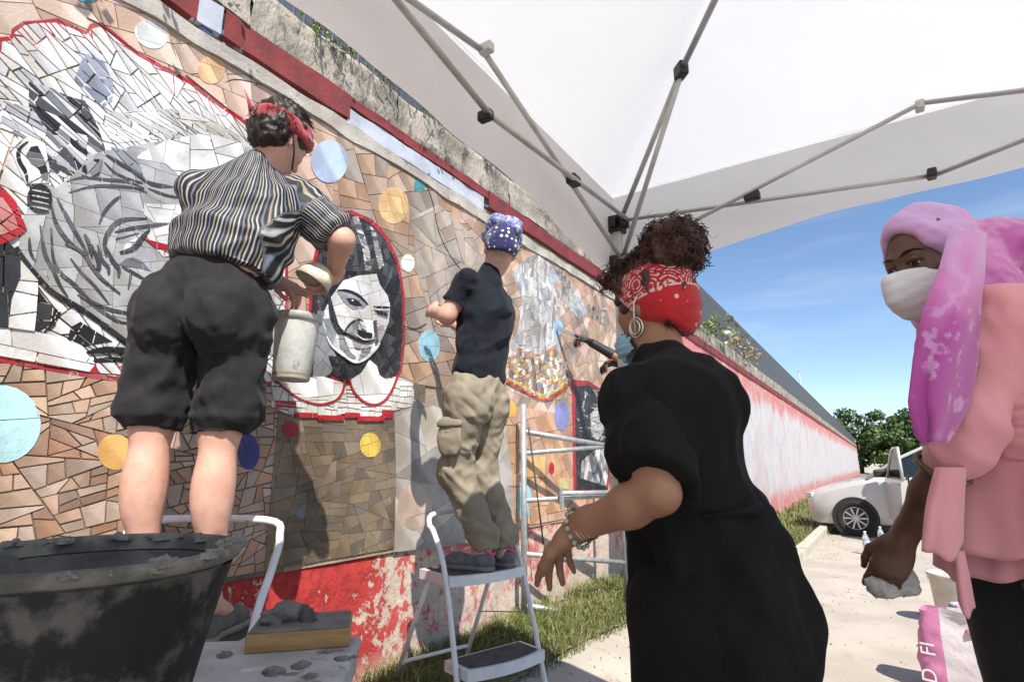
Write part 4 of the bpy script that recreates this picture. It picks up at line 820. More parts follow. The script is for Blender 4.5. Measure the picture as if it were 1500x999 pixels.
    shm = mat('grey_shoe_canvas', (.12, .115, .1), (.08, .08, .075), 20, .8, .3, 120); sol = mat('shoe_sole', (.2, .18, .15), rough=.8)
    for a_ in (aL, aR):
        h0 = a_ - A(0, 0, a_[2] - .752) - f * .05; shoe('shoe', P, h0, h0 + f * .27, shm, sol)
    return dict(wR=wR, wL=wL)
P1 = p1()
# ================================================================ person in the navy tee, on the step ladder facing the wall
def p2():
    f = nrm(A(-1, -.05, 0)); u = A(0, 0, 1); r = np.cross(f, u)        # r: the figure's right
    pv = at(698, 575, 2.72); wa = at(702, 545, 2.74); ch = at(712, 462, 2.78); nb = at(716, 402, 2.79); hc = at(733, 367, 2.80); hf = nrm(A(-.8, .75, -.18)); hu = nrm(A(.1, .12, 1))
    shL, shR = ch + A(0, 0, .135) - r * .15 + f * .02, ch + A(0, 0, .12) + r * .155 + f * .02
    eL = at(655, 462, 2.66); wL = at(634, 456, 2.84); eR = shR + A(-.16, .1, -.2); wR = eR + A(-.2, -.04, .14)
    hL, hR = pv - r * .085 - u * .03, pv + r * .085 - u * .03
    kL, kR = at(675, 690, 2.62) + f * .03, at(716, 690, 2.72) + f * .05; aL, aR = at(708, 806, 2.58), at(738, 802, 2.68)
    up = nrm(ch - pv); R = frame(r, np.cross(up, r), up); base = A(*((aL + aR) / 2)[:2], .77)
    body = [E(pv, (.15, .11, .12), R, .05), E((pv + ch) / 2, (.13, .1, .15), R, .05), E(ch, (.15, .11, .16), R, .05), C(shL, shR, .05, .05, .05), C(nb - up * .02, hc - hu * .05, .054, .05, .03)] + head(hc, hf, hu, .98)
    for h_, k_, a_ in ((hL, kL, aL), (hR, kR, aR)): body += [C(h_, k_, .08, .055, .05), C(k_, a_, .052, .036, .03), C(a_, a_ + f * .1 - u * .03, .034, .03, .02)]
    body += [C(shL, eL, .048, .04, .03), C(shR, eR, .048, .04, .03)]
    armL = [C(shL * .4 + eL * .6, eL, .042, .043, .02), C(eL, wL, .045, .027, .02)] + hand(wL, at(634, 440, 3.0) - wL, A(0, 1, -.3), 1, (.7, .7, .75, .8), .6, .95)
    armR = [C(eR, wR, .042, .027, .02)] + hand(wR, A(-.7, .0, .6), A(0, -1, -.2), -1, (.6, .6, .65, .7), .6, .95)
    P = person('person', [(body, .012), (armL, .006), (armR, .006)], skin_pale, base, 'person in navy tee, khaki cargo trousers and polka dot head wrap on a ladder')
    navy = mat('faded_navy_jersey', (.010, .013, .02), (.007, .009, .014), 12, .88, .3, 200, sheen=.05, spec=.2, bdist=.003)
    pr = [E(wa + up * .0, (.155, .12, .13), R, .05), E((wa + ch) / 2, (.16, .125, .16), R, .05), E(ch, (.172, .13, .17), R, .05), C(shL, shR, .066, .066, .05), C(nb - up * .04, nb + up * .0, .075, .064, .03), CUT(wa - up * .045, -up)]
    sl = [C(shL + r * .05, shL, .058, .06, .03), C(shL, eL, .06, .069, .04), CUT(shL * .3 + eL * .7, eL - shL)]; sr = [C(shR - r * .05, shR, .058, .06, .03), C(shR, eR, .06, .068, .04), CUT(shR * .3 + eR * .7, eR - shR)]
    solid('t_shirt', [(pr, .009), (sl, .009), (sr, .009)], navy, P, lambda Q: .008 * aniso(Q, nrm(r + up * .35), 3.5, 12, 4) + .006 * aniso(Q, nrm(up + .3 * f), 3, 13, 6) + .011 * ridge(Q, nrm(r + up * .6), 2.5, 9, 7) - .003)
    kh = mat('khaki_twill', (.255, .22, .162), (.2, .172, .125), 10, .85, .3, 240, bdist=.003)
    gs = []
    for h_, k_, a_, s_ in ((hL, kL, aL, -1), (hR, kR, aR, 1)):
        gs.append(([E(pv + up * .02, (.155, .12, .12), R, .05), E(pv - up * .07 - f * .04 + r * .07 * s_, (.085, .095, .11), R, .05), C(h_, h_ * .5 + k_ * .5, .1, .088, .05), C(h_ * .5 + k_ * .5, k_, .088, .082, .04), C(k_, a_ + A(0, 0, .06), .08, .068, .03), C(a_ + A(0, 0, .06), a_ + A(0, 0, .02), .07, .062, .02), CUT(wa + up * .01, up), CUT(a_ + A(0, 0, .005), A(0, 0, -1))], .009))
    T = solid('trousers', gs, kh, P, lambda Q: .007 * ridge(Q, nrm(r * .8 + f * .6 + A(0, 0, .35)), 2.4, 16, 31) + .006 * ridge(Q, nrm(-r * .6 + f * .8 + A(0, 0, .9)), 2.5, 22, 32) + .005 * aniso(Q, A(.1, .2, 1), 5, 16, 33) + .006 * np.clip((base[2] + .35 - Q[:, 2]) / .3, 0, 1) * ridge(Q, nrm(r + f + A(0, 0, .5)), 4, 14, 37))
    th = hL * .45 + kL * .55 - r * .088; pk = solid('cargo_pocket', [([E(th, (.018, .07, .1), frame(r, f, u), .01), CUT(th + u * .085, u), CUT(th - u * .085, -u)], .007)], kh, None, lambda Q: .004 * fbm(Q * 25, 2, 3)); pk.parent = T; pk.location = tuple(-np.array(T.location) - np.array(P.location))
    fl = solid('pocket_flap', [([E(th + u * .06 - r * .004, (.02, .073, .035), frame(r, f, u), .01), CUT(th + u * .1, u), CUT(th + u * .045, -u)], .006)], kh, None); fl.parent = T; fl.location = tuple(-np.array(T.location) - np.array(P.location))
    # head wrap: navy with white dots, paler at the crown
    wm = mat('polka_dot_cotton', (.012, .013, .06), rough=.85, sheen=.3); N, L, b = nodes(wm)
    a = N.new('ShaderNodeAttribute'); a.attribute_name = 'loc'; vo = N.new('ShaderNodeTexVoronoi'); vo.inputs['Scale'].default_value = 38; vo.inputs['Randomness'].default_value = .35; L.new(a.outputs['Vector'], vo.inputs['Vector'])
    mr = N.new('ShaderNodeMapRange'); mr.inputs[1].default_value = .27; mr.inputs[2].default_value = .31; mr.inputs[3].default_value = 1; mr.inputs[4].default_value = 0; L.new(vo.outputs['Distance'], mr.inputs[0])
    mx = N.new('ShaderNodeMix'); mx.data_type = 'RGBA'; mx.inputs[6].default_value = (.012, .014, .075, 1); mx.inputs[7].default_value = (.6, .6, .66, 1); L.new(mr.outputs[0], mx.inputs[0]); L.new(mx.outputs[2], b.inputs['Base Color'])
    hn = nrm(hf); hv = nrm(hu - hn * (hu @ hn)); hr = np.cross(hn, hv); RH = frame(hr, hn, hv); q = lambda x, y, z: hc + RH @ A(x, y, z)
    loc = lambda Q: (Q - hc) @ RH
    solid('head_wrap', [([E(q(0, -.015, .035), (.086, .108, .108), RH, .02), E(q(0, -.05, -.01), (.078, .07, .08), RH, .03), CUT(q(0, -.02, -.03), nrm(-hv + hn * .45))], .006)], wm, P, lambda Q: .003 * aniso(Q, nrm(hr + .3 * hv), 8, 40, 3), {'loc': loc})
    wm2 = mat('navy_white_cotton', (.06, .065, .22), (.3, .31, .5), 55, .85, .3, 100, c3=(.55, .55, .62), s3=60)
    solid('wrap_roll', [([C(q(-.075, .02, .075), q(-.05, -.06, .125), .03, .033, .02), C(q(-.05, -.06, .125), q(.05, -.06, .125), .033, .033, .02), C(q(.05, -.06, .125), q(.085, .03, .07), .033, .026, .02), C(q(.02, -.08, .12), q(.06, -.11, .06), .03, .02, .02)], .006)], wm2, P, lambda Q: .005 * aniso(Q, nrm(hr), 12, 55, 8))
    sh = mat('grey_trainer_mesh', (.13, .135, .155), (.08, .085, .1), 30, .75, .4, 160); sol = mat('grey_trainer_sole', (.16, .15, .145), rough=.8); pk = mat('pink_collar', (.65, .06, .18), rough=.7); sock = mat('beige_sock', (.42, .38, .3), rough=.9)
    for a_, k_ in ((aL, kL), (aR, kR)):
        h0 = A(a_[0], a_[1], .772) - f * .06; o = shoe('shoe', P, h0, h0 + f * .285 - r * .02 * (1 if a_ is aL else -1), sh, sol, .046, .08)
        c = h0 + f * .05 + u * .08; ring = MB().tube([c + r * .036 * cos(t) + f * .046 * sin(t) + u * (.006 + .012 * cos(t * 2)) for t in np.linspace(0, 2 * pi, 17)], .006, 6, cap=False); x = ring.build('collar', pk); x.parent = o; x.location = tuple(-np.array(o.location) - np.array(P.location))
        solid('sock', [([C(a_ - u * .03, a_ + u * .04, .041, .043, .01)], .007)], sock, P)
    return dict(wL=wL, wR=wR, base=base)
P2 = p2()
# ================================================================ woman in the black tunic
def w1():
    f = cdir(-.62, 0, .78); u = A(0, 0, 1); r = np.cross(f, u)
    hc = at(957, 446, 1.4); hf = cdir(-.6, -.06, .8); hu = nrm(A(*(cdir(-.12, 1, .05)))); nb = at(970, 542, 1.25); ch = at(982, 640, 1.16); wa = at(1012, 740, 1.15); pv = at(1046, 858, 1.13)
    shL, shR = at(925, 585, 1.15), at(1030, 590, 1.16)
    eL = at(966, 722, .99); wL = at(848, 772, 1.1); eR = shR + f * .12 + r * .12 - u * .24; wR = eR + f * .22 - u * .02
    up = nrm(ch - pv); R = frame(r, np.cross(up, r), up); gx, gy = pv[0], pv[1]
    hL, hR = pv - r * .09 - u * .04, pv + r * .09 - u * .04; kL, kR = hL - u * .36 + f * .05, hR - u * .37 + f * .02; aL, aR = A(kL[0], kL[1], .1) - f * .06, A(kR[0], kR[1], .1) - f * .08
    base = A(gx, gy, 0)
    body = [E(pv, (.13, .11, .13), R, .05), E((pv + ch) / 2, (.09, .09, .17), R, .05), E(ch, (.125, .1, .15), R, .05), C(shL, shR, .052, .052, .05), C(nb - up * .02, hc - hu * .05, .058, .05, .03)] + head(hc, hf, hu, .98)
    for h_, k_, a_ in ((hL, kL, aL), (hR, kR, aR)): body += [C(h_, k_, .09, .06, .05), C(k_, a_, .055, .036, .03), C(a_, a_ + f * .1 - u * .05, .034, .03, .02)]
    body += [C(shL, shL * .4 + eL * .6, .048, .038, .03), C(shR, eR, .045, .04, .03)]
    hd = at(795, 822, 1.2) - wL; pn = cdir(.25, -.75, .1)
    armL = [C(shL * .45 + eL * .55, eL, .041, .036, .02), C(eL, eL * .65 + wL * .35, .036, .038, .015), C(eL * .65 + wL * .35, wL, .038, .025, .02)] + hand(wL, hd, pn, 1, (.25, .4, .5, .62), .35, 1.02, .09, .55)
    armR = [C(eR, wR, .042, .027, .02)] + hand(wR, f, A(0, 0, -1), -1, (.4, .4, .45, .5), .4, .95)
    P = person('person', [(body, .011), (armL, .0045), (armR, .006)], skin_tan, base, 'woman in loose black tunic and red paisley bandana reaching towards the scaffold frame')
    tun = mat('black_jersey', (.0045, .0045, .005), (.006, .006, .006), 16, .85, .4, 160, sheen=.01, spec=.18, bdist=.003)
    hem = at(1065, 955, 1.05)
    pr = [E(ch + up * .01, (.14, .12, .17), R, .05), C(shL, shR, .064, .064, .05), E((ch + pv) / 2, (.105, .11, .19), R, .06), E(pv + up * .06, (.138, .14, .17), R, .06), E(pv - u * .06 - f * .02, (.165, .16, .17), frame(r, f, u), .06), C(nb - up * .03, nb + up * .005, .08, .07, .02),
          CUT(pv - u * .165, -u + f * .12 - r * .05)]
    sl = [C(shL + r * .05, shL, .06, .06, .03), C(shL, shL * .45 + eL * .55, .06, .072, .04), C(shL * .45 + eL * .55, eL + (eL - shL) * .1, .07, .072, .02), CUT(shL * .14 + eL * .86, nrm(eL - shL) + cdir(-1, 0, 0) * .55)]; sr = [C(shR - r * .05 - u * .01, shR + f * .03, .055, .052, .03), C(shR + f * .03, eR, .052, .07, .04), CUT(shR * .4 + eR * .6, eR - shR)]
    def dsp(Q):
        low = np.clip((pv[2] + .25 - Q[:, 2]) / .35, 0, 1); th = np.arctan2((Q - pv) @ r, (Q - pv) @ f)
        return .012 * ridge(Q, nrm(r + u * .8), 2, 9, 57) + .006 * ridge(Q, nrm(u - .3 * r), 1.8, 18, 58) + .006 * aniso(Q, nrm(u + .3 * r), 3, 11, 51) + .008 * aniso(Q, nrm(r * .8 + u * .5), 3, 10, 53) + low * .012 * np.sin(th * 7 + 4 * fbm(Q * 3, 2, 3))
    T = solid('tunic', [(pr + [C(shR, shR * .5 + eR * .5, .06, .06, .06)], .009), (sl, .009)], tun, P, dsp)
    tw = MB().tube([wa + r * .125 - f * .04 + up * .0, wa + r * .11 - f * .09 + up * .01, wa - f * .135 + up * .0, wa - r * .1 - f * .09 - up * .01], [.012, .016, .014, .006], 8, flat=.6)
    part(tw, 'waist_tie', tun, P, True)
    gs = [([C(h_, k_, .11, .085, .05), C(k_, a_, .08, .07, .04), E(pv, (.17, .15, .13), R, .05), CUT(a_ + u * .02, -u)], .011) for h_, k_, a_ in ((hL, kL, aL), (hR, kR, aR))]
    solid('trousers', gs, tun, P, lambda Q: .006 * aniso(Q, A(.1, .1, 1), 4, 13, 61))
    sol = mat('black_rubber_sole', (.02, .02, .02), rough=.8); can = mat('black_canvas', (.02, .02, .022), rough=.85)
    for a_ in (aL, aR): h0 = A(a_[0], a_[1], float(gz(a_[0], a_[1])) + .003) - f * .05; shoe('shoe', P, h0, h0 + f * .25, can, sol)
    hn = nrm(hf); hv = nrm(hu - hn * (hu @ hn)); hr = np.cross(hn, hv); RH = frame(hr, hn, hv); q = lambda x, y, z: hc + RH @ A(x, y, z); loc = lambda Q: (Q - hc) @ RH
    # bandana with a printed paisley border
    bm_ = mat('red_paisley_cotton', (.4, .012, .018), rough=.85, sheen=.2, bump=.3, bscale=200); N, L, b = nodes(bm_)
    a = N.new('ShaderNodeAttribute'); a.attribute_name = 'loc'
    def vor(sc, rd, feat='F1'):
        v = N.new('ShaderNodeTexVoronoi'); v.inputs['Scale'].default_value = sc; v.inputs['Randomness'].default_value = rd; v.feature = feat; L.new(a.outputs['Vector'], v.inputs['Vector']); return v.outputs['Distance']
    def mth(op, x, y=None):
        m_ = N.new('ShaderNodeMath'); m_.operation = op
        for i_, v in ((0, x), (1, y)):
            if v is None: continue
            if isinstance(v, (int, float)): m_.inputs[i_].default_value = v
            else: L.new(v, m_.inputs[i_])
        return m_.outputs[0]
    def mix(fac, x, y):
        m_ = N.new('ShaderNodeMix'); m_.data_type = 'RGBA'
        for s_, v in ((m_.inputs[6], x), (m_.inputs[7], y)):
            if isinstance(v, tuple): s_.default_value = (*v, 1)
            else: L.new(v, s_)
        L.new(fac, m_.inputs[0]); return m_.outputs[2]
    sep = N.new('ShaderNodeSeparateXYZ'); L.new(a.outputs['Vector'], sep.inputs[0])
    zt = mth('ADD', sep.outputs[2], mth('MULTIPLY', sep.outputs[1], .18))
    upz = mth('GREATER_THAN', zt, -.004); line = mth('LESS_THAN', mth('ABSOLUTE', mth('SUBTRACT', zt, -.004)), .0028)
    rings = mth('GREATER_THAN', mth('SINE', mth('MULTIPLY', vor(17, .7), 62)), .35); nz = N.new('ShaderNodeTexNoise'); nz.inputs['Scale'].default_value = 95; L.new(a.outputs['Vector'], nz.inputs['Vector'])
    rosette = mth('MULTIPLY', mth('MULTIPLY', rings, mth('GREATER_THAN', nz.outputs[0], .46)), upz)
    ink = mth('MULTIPLY', mth('GREATER_THAN', mth('SINE', mth('MULTIPLY', vor(17, .7), 62)), .0), upz)
    small = mth('MULTIPLY', mth('MULTIPLY', mth('LESS_THAN', vor(34, .55), .2), mth('GREATER_THAN', vor(34, .55), .07)), mth('SUBTRACT', 1, upz))
    c = mix(ink, (.42, .008, .014), (.16, .006, .012)); c = mix(mth('MAXIMUM', mth('MAXIMUM', rosette, mth('MULTIPLY', line, mth('GREATER_THAN', nz.outputs[0], .42))), small), c, (.62, .4, .4)); L.new(c, b.inputs['Base Color'])
    bp = [E(q(0, -.012, .028), (.086, .106, .106), RH, .02), E(q(0, -.06, -.035), (.075, .055, .075), RH, .03), CUT(q(0, -.02, .078), nrm(hv + hn * .12)), CUT(q(.04, -.05, -.074), nrm(-hv * 1. + hr * .55 + hn * .1)), CUT(q(-.04, -.05, -.074), nrm(-hv - hr * .55 + hn * .1)), CUT(q(0, .02, -.02), nrm(-hv * .55 + hn * .75))]
    B = solid('bandana', [(bp, .005)], bm_, P, lambda Q: .0025 * aniso(Q, nrm(hr + .2 * hv), 8, 45, 13), {'loc': loc})
    # hair: a loose curly bun and wisps
    bc = at(986, 364, 1.37)
    hs = [E(q(0, -.012, .03), (.08, .1, .1), RH, .02), E(q(0, .04, .055), (.065, .05, .045), RH, .03), C(q(0, -.03, .1), bc, .06, .06, .03), E(bc, (.07, .068, .066), None, .03), E(q(0, -.062, -.07), (.045, .022, .022), RH, .02), SUB(q(0, .1, -.05), (.08, .06, .075), RH, .01)]
    solid('hair', [(hs, .006)], auburn, P, lambda Q: .016 * np.abs(fbm(Q * 26, 3, 9)) - .004)
    def root(g):
        if g.random() < .72: v = nrm(g.normal(0, 1, 3)); return bc + v * A(.068, .066, .064) * g.uniform(.8, 1.05), v
        t = g.random(); p = q(g.uniform(-.07, .07), .07 - .13 * t, .085 + .03 * (1 - abs(t - .5))); return p, nrm(A(0, 0, .6) + g.normal(0, .6, 3))
    curls('curl', auburn, P, root, 1300, 8, (.016, .034), (.005, .010), .0021, (.8, 1.8))
    curls('stray_curl', auburn, P, lambda g: (bc + nrm(g.normal(0, 1, 3)) * .06, g.normal(0, 1, 3)), 60, 12, (.05, .085), (.006, .012), .0008)
    curls('front_curl', auburn, P, lambda g: (q(g.uniform(-.085, -.03), g.uniform(.02, .09), g.uniform(.05, .1)), hn * .6 - hr * .3 + hv * .5), 150, 15, (.02, .045), (.007, .012), .0012, (.8, 1.6))
    curls('nape_curl', auburn, P, lambda g: (q(g.uniform(-.06, .05), -.075, -.065), -hv), 90, 16, (.015, .03), (.003, .006), .0009)
    mk = mat('blue_mask_fabric', (.24, .42, .52), (.3, .48, .56), 30, .85, .3, 150)
    msk = [E(q(0, .06, -.095), (.066, .062, .05), RH, .01), SUB(q(0, .05, -.095), (.058, .056, .06), RH, .005), CUT(q(0, .0, -.05), nrm(-hn))]
    solid('face_mask', [(msk, .005)], mk, P, lambda Q: .002 * np.sin((Q @ hv) * 420))
    part(MB().tube([q(-.06, .02, -.1), q(-.083, .0, -.05), q(-.09, -.012, -.01), q(-.085, -.02, .005)], .0022, 5), 'mask_loop', mat('white_elastic', (.6, .6, .6)), P, True)
    silver = mat('silver', (.6, .58, .55), rough=.25, metal=1); ec = q(-.084, -.004, -.068)
    part(MB().tube([ec + hv * .024 * cos(t) + hn * .02 * sin(t) for t in np.linspace(0, 2 * pi, 25)], .0022, 6, cap=False).tube([ec + hv * .017 * cos(t) + hn * .014 * sin(t) - hr * .004 for t in np.linspace(0, 2 * pi, 25)], .002, 6, cap=False), 'earring', silver, P, True)
    wd = nrm(wL - eL); e1 = nrm(np.cross(wd, u)); e2 = np.cross(wd, e1); wc = wL - wd * .02
    for k in range(3): part(MB().tube([wc + wd * (.008 * k - .008) + (e1 * cos(t) + e2 * sin(t)) * .0305 for t in np.linspace(0, 2 * pi, 25)], .0016, 5, cap=False), 'bangle', silver, P, True)
    bd = MB()
    for k in range(16): t = k / 16 * 2 * pi; bd.lathe([(.0001, -.0055), (.004, -.004), (.0056, 0), (.004, .004), (.0001, .0055)], wc + wd * .022 + (e1 * cos(t) + e2 * sin(t)) * .033 - u * .006 * sin(t), 8)
    part(bd, 'bead_bracelet', mat('stone_beads', (.4, .36, .28), (.2, .22, .18), 60, .3), P, True)
    return dict(wL=wL)
W1 = w1()
# ================================================================ woman in pink with the lilac headscarf, and the gloved helper
def w2():
    f = cdir(-.95, 0, -.22); u = A(0, 0, 1); r = np.cross(f, u)        # she faces along the wall side; her left arm is the near one
    hc = at(1364, 384, 1.27); hf = cdir(-.95, -.2, -.2); hu = cdir(-.2, .95, 0); nb = at(1435, 455, 1.25); ch = at(1482, 545, 1.22); pv = at(1522, 770, 1.2); wa = at(1498, 660, 1.21)
    shL, shR = at(1478, 472, 1.12), at(1478, 475, 1.38)
    eL = at(1402, 648, 1.13); wL = at(1322, 790, 1.22); eR = shR + r * .05 - u * .26; wR = eR + f * .05 + r * .04 - u * .22
    up = nrm(ch - pv); R = frame(r, np.cross(up, r), up); base = A(pv[0], pv[1], 0)
    hL, hR = pv - r * .085 - u * .04, pv + r * .085 - u * .04; kL, kR = hL - u * .4 + f * .04, hR - u * .4 + f * .0; aL, aR = A(kL[0], kL[1], .1) - f * .05, A(kR[0], kR[1], .1) - f * .07
    body = [E(pv, (.16, .12, .13), R, .05), E((pv + ch) / 2, (.13, .11, .17), R, .05), E(ch, (.15, .115, .16), R, .05), C(shL, shR, .05, .05, .05), C(nb - up * .02, hc - hu * .05, .054, .05, .03)]
    for h_, k_, a_ in ((hL, kL, aL), (hR, kR, aR)): body += [C(h_, k_, .085, .058, .05), C(k_, a_, .054, .036, .03), C(a_, a_ + f * .1 - u * .05, .034, .03, .02)]
    body += [C(shL, eL, .05, .042, .03), C(shR, eR, .05, .042, .03), C(eR, wR, .04, .028, .03)]
    hd = at(1296, 845, 1.22) - wL; pnl = cdir(.55, -.1, .75)
    armL = [C(shL * .3 + eL * .7, eL, .036, .037, .02), C(eL, eL * .5 + wL * .5, .037, .033, .02), C(eL * .5 + wL * .5, wL, .033, .023, .02)] + hand(wL, hd, pnl, -1, (.5, .55, .62, .7), .5, .9, .1, .9)
    P = person('person', [(body, .012), (head(hc, hf, hu, .98), .004), (armL, .0045), (hand(wR, -u, f, 1), .006)], skin_dark, base, 'woman in pink top, lilac and magenta headscarf and white face mask')
    hn = nrm(hf); hv = nrm(hu - hn * (hu @ hn)); hr = np.cross(hn, hv); RH = frame(hr, hn, hv); q = lambda x, y, z: hc + RH @ (A(x, y, z) * .98)
    # eyes and brows
    ew = mat('eye_white', (.6, .58, .55), rough=.2); ir = mat('dark_iris', (.01, .006, .004), rough=.15)
    for e in (-1, 1):
        c = q(.03 * e, .0735, -.002); x = part(MB().lathe([(.0135 * cos(t), .0135 * sin(t)) for t in np.linspace(-pi / 2, pi / 2, 13)], c, 20), 'eye', ew, P, True)
        d = nrm(hn * .9 - hv * .35 + hr * .1 * e); i2 = MB().lathe([(.0001, .0142), (.003, .0139), (.0068, .0122), (.0078, .0115)], c, 16, d).build('iris', ir, None, True); i2.parent = x; i2.location = tuple(-np.array(x.location) - np.array(P.location))
        part(MB().tube([q(.012 * e, .086, .004), q(.02 * e, .0865, .0085), q(.034 * e, .0825, .008), q(.046 * e, .074, .001)], [.004, .0082, .0082, .004], 6), 'eyelid', skin_dark, P, True)
        part(MB().tube([q(.012 * e, .0885, .0), q(.022 * e, .0925, .0015), q(.034 * e, .0895, .0005), q(.05 * e, .0755, -.005)], [.0006, .0016, .0018, .0005], 5), 'eyelash', ir, P, True)
        part(MB().tube([q(.01 * e, .093, .0205), q(.024 * e, .0925, .0265), q(.038 * e, .085, .0275), q(.053 * e, .07, .019)], [.003, .0042, .0036, .001], 6, flat=.55), 'eyebrow', ir, P, True)
    # mask
    mk = mat('white_mask_fabric', (.72, .71, .72), (.66, .65, .66), 25, .85, .25, 160)
    ms = [E(q(0, .052, -.064), (.072, .072, .062), RH, .02), C(q(0, .134, -.036), q(0, .136, -.075), .010, .010, .06), C(q(0, .095, -.022), q(0, .092, -.1), .022, .02, .04), CUT(q(0, .015, -.05), nrm(-hn + hv * .1)), CUT(q(0, .07, -.02), nrm(hv - hn * .12))]
    M_ = solid('face_mask', [(ms, .0042)], mk, P, lambda Q: .0005 * np.sin(((Q - hc) @ hv) * 260 + ((Q - hc) @ hn) * 60))
    for e in (-1, 1): part(MB().tube([q(.06 * e, .05, -.03), q(.071 * e, .025, -.012), q(.078 * e, .0, .0)], .0021, 5), 'mask_strap', mk, P, True)
    # headscarf
    sc = mat('lilac_magenta_chiffon', (.5, .22, .5), rough=.75, sheen=.4); N, L, b = nodes(sc)
    at_ = N.new('ShaderNodeAttribute'); at_.attribute_name = 'dye'; nz = N.new('ShaderNodeTexNoise'); nz.inputs['Scale'].default_value = 9; nz.inputs['Detail'].default_value = 4; tcx = N.new('ShaderNodeTexCoord'); L.new(tcx.outputs['Object'], nz.inputs['Vector'])
    ad = N.new('ShaderNodeMath'); ad.operation = 'ADD'; ml = N.new('ShaderNodeMath'); ml.operation = 'MULTIPLY_ADD'; ml.inputs[1].default_value = 1.1; ml.inputs[2].default_value = -.55; L.new(nz.outputs[0], ml.inputs[0]); L.new(at_.outputs['Fac'], ad.inputs[0]); L.new(ml.outputs[0], ad.inputs[1])
    cr = N.new('ShaderNodeValToRGB'); e_ = cr.color_ramp.elements; e_[0].position = .1; e_[0].color = (.52, .3, .55, 1); e_[1].position = .9; e_[1].color = (.36, .05, .27, 1); m_ = e_.new(.45); m_.color = (.56, .17, .42, 1); L.new(ad.outputs[0], cr.inputs[0])
    wz = N.new('ShaderNodeTexNoise'); wz.inputs['Scale'].default_value = 34; wz.inputs['Detail'].default_value = 3; L.new(tcx.outputs['Object'], wz.inputs['Vector']); n2 = N.new('ShaderNodeTexVoronoi'); n2.inputs['Scale'].default_value = 30; n2.feature = 'DISTANCE_TO_EDGE'; L.new(tcx.outputs['Object'], n2.inputs['Vector']); r2_ = N.new('ShaderNodeMapRange'); r2_.inputs[1].default_value = .02; r2_.inputs[2].default_value = .06; r2_.inputs[3].default_value = .55; r2_.inputs[4].default_value = 0; r2_.inputs[1].default_value = .55; r2_.inputs[2].default_value = .63; r2_.inputs[3].default_value = 0; r2_.inputs[4].default_value = .5; L.new(wz.outputs[0], r2_.inputs[0])
    mu = N.new('ShaderNodeMath'); mu.operation = 'MULTIPLY'; L.new(r2_.outputs[0], mu.inputs[0]); L.new(at_.outputs['Fac'], mu.inputs[1]); mx = N.new('ShaderNodeMix'); mx.data_type = 'RGBA'; mx.inputs[7].default_value = (.62, .4, .62, 1); L.new(mu.outputs[0], mx.inputs[0]); L.new(cr.outputs[0], mx.inputs[6]); L.new(mx.outputs[2], b.inputs['Base Color'])
    bun = at(1470, 366, 1.3)
    hs = [E(q(0, -.02, .03), (.088, .112, .105), RH, .03), E(bun, (.09, .09, .075), None, .06), E(q(0, -.06, -.06), (.08, .07, .08), RH, .05), C(q(0, -.03, -.07), nb + up * .03, .075, .085, .04), C(q(0, .01, -.115), q(0, -.05, -.12), .055, .07, .04), E(nb - up * .01, (.12, .11, .05), R, .04), SUB(q(0, .115, -.018), (.075, .112, .1), RH, .012)]
    def dsc(Q): x = Q - hc; return .006 * ridge(Q, nrm(-hn + hv * .25), 2.5, 12, 75) + .006 * aniso(Q, nrm(hr * .9 + hn * -.2), 4, 26, 71) + .008 * aniso(Q, nrm(-hn + hv * -.35), 3.5, 15, 73)
    S_ = solid('headscarf', [(hs, .0062)], sc, P, dsc, {'dye': lambda Q: np.clip(((Q - hc) @ -hn) * 3.2 - ((Q - hc) @ hv) * 1.2 + .2, 0, 1)})
    # hanging end of the scarf: a folded sheet with thickness
    pts = [(at(1396, 405, 1.13), .035), (at(1396, 450, 1.08), .042), (at(1388, 520, 1.06), .048), (at(1376, 580, 1.05), .05), (at(1364, 618, 1.045), .045), (at(1358, 640, 1.045), .03)]
    def drape(name, cs, ws, amp, nf, seed, m, parent_, skew=0., dye=None):
        cs_ = smooth_path(cs, 6); ws_ = np.interp(np.linspace(0, 1, len(cs_)), np.linspace(0, 1, len(ws)), ws); n = 44; V = []; tocam = nrm(CAM - cs[0]) * A(1, 1, 0)
        for i_, (c, w) in enumerate(zip(cs_, ws_)):
            t = i_ / (len(cs_) - 1)
            for k in range(n + 1):
                s_ = k / n; fo = sin(2 * pi * (nf * s_ + skew * t + .25 * float(vnoise(A(s_ * 3, t * 3, seed)[None])[0]))); fo = np.sign(fo) * abs(fo) ** .7; am = amp * (.35 + .65 * t) * min(1, 4 * s_ + .3, 4 * (1 - s_) + .3)
                V.append(c - f * (s_ - .5) * w + tocam * (am * fo + .25 * w * (1 - (2 * s_ - 1) ** 2)) + u * (-.02 * t * sin(pi * s_) + .006 * sin(9 * s_ + seed) * t))
        m_ = n + 1; F = [(i_ * m_ + k, i_ * m_ + k + 1, (i_ + 1) * m_ + k + 1, (i_ + 1) * m_ + k) for i_ in range(len(cs_) - 1) for k in range(n)]
        o = MB().add(V, F).build(name, m, None, True); md = o.modifiers.new('thickness', 'SOLIDIFY'); md.thickness = .003
        if dye: a_ = o.data.attributes.new('dye', 'FLOAT', 'POINT'); a_.data.foreach_set('value', np.array([dye(v) for v in V], np.float32))
        o.parent = parent_; o.location = tuple(-np.array(parent_.location) - (np.array(P.location) if parent_ is not P else 0)); return o
    dyef = lambda v: min(1, max(0, .3 + (hc[2] - .03 - v[2]) * 3.2))
    drape('scarf_end', [at(1418, 340, 1.16), at(1408, 400, 1.11), at(1394, 460, 1.075), at(1384, 530, 1.06), at(1374, 590, 1.05), at(1366, 636, 1.05)], [.09, .11, .135, .15, .14, .08], .011, 1.6, 3, sc, S_, .45, dyef)
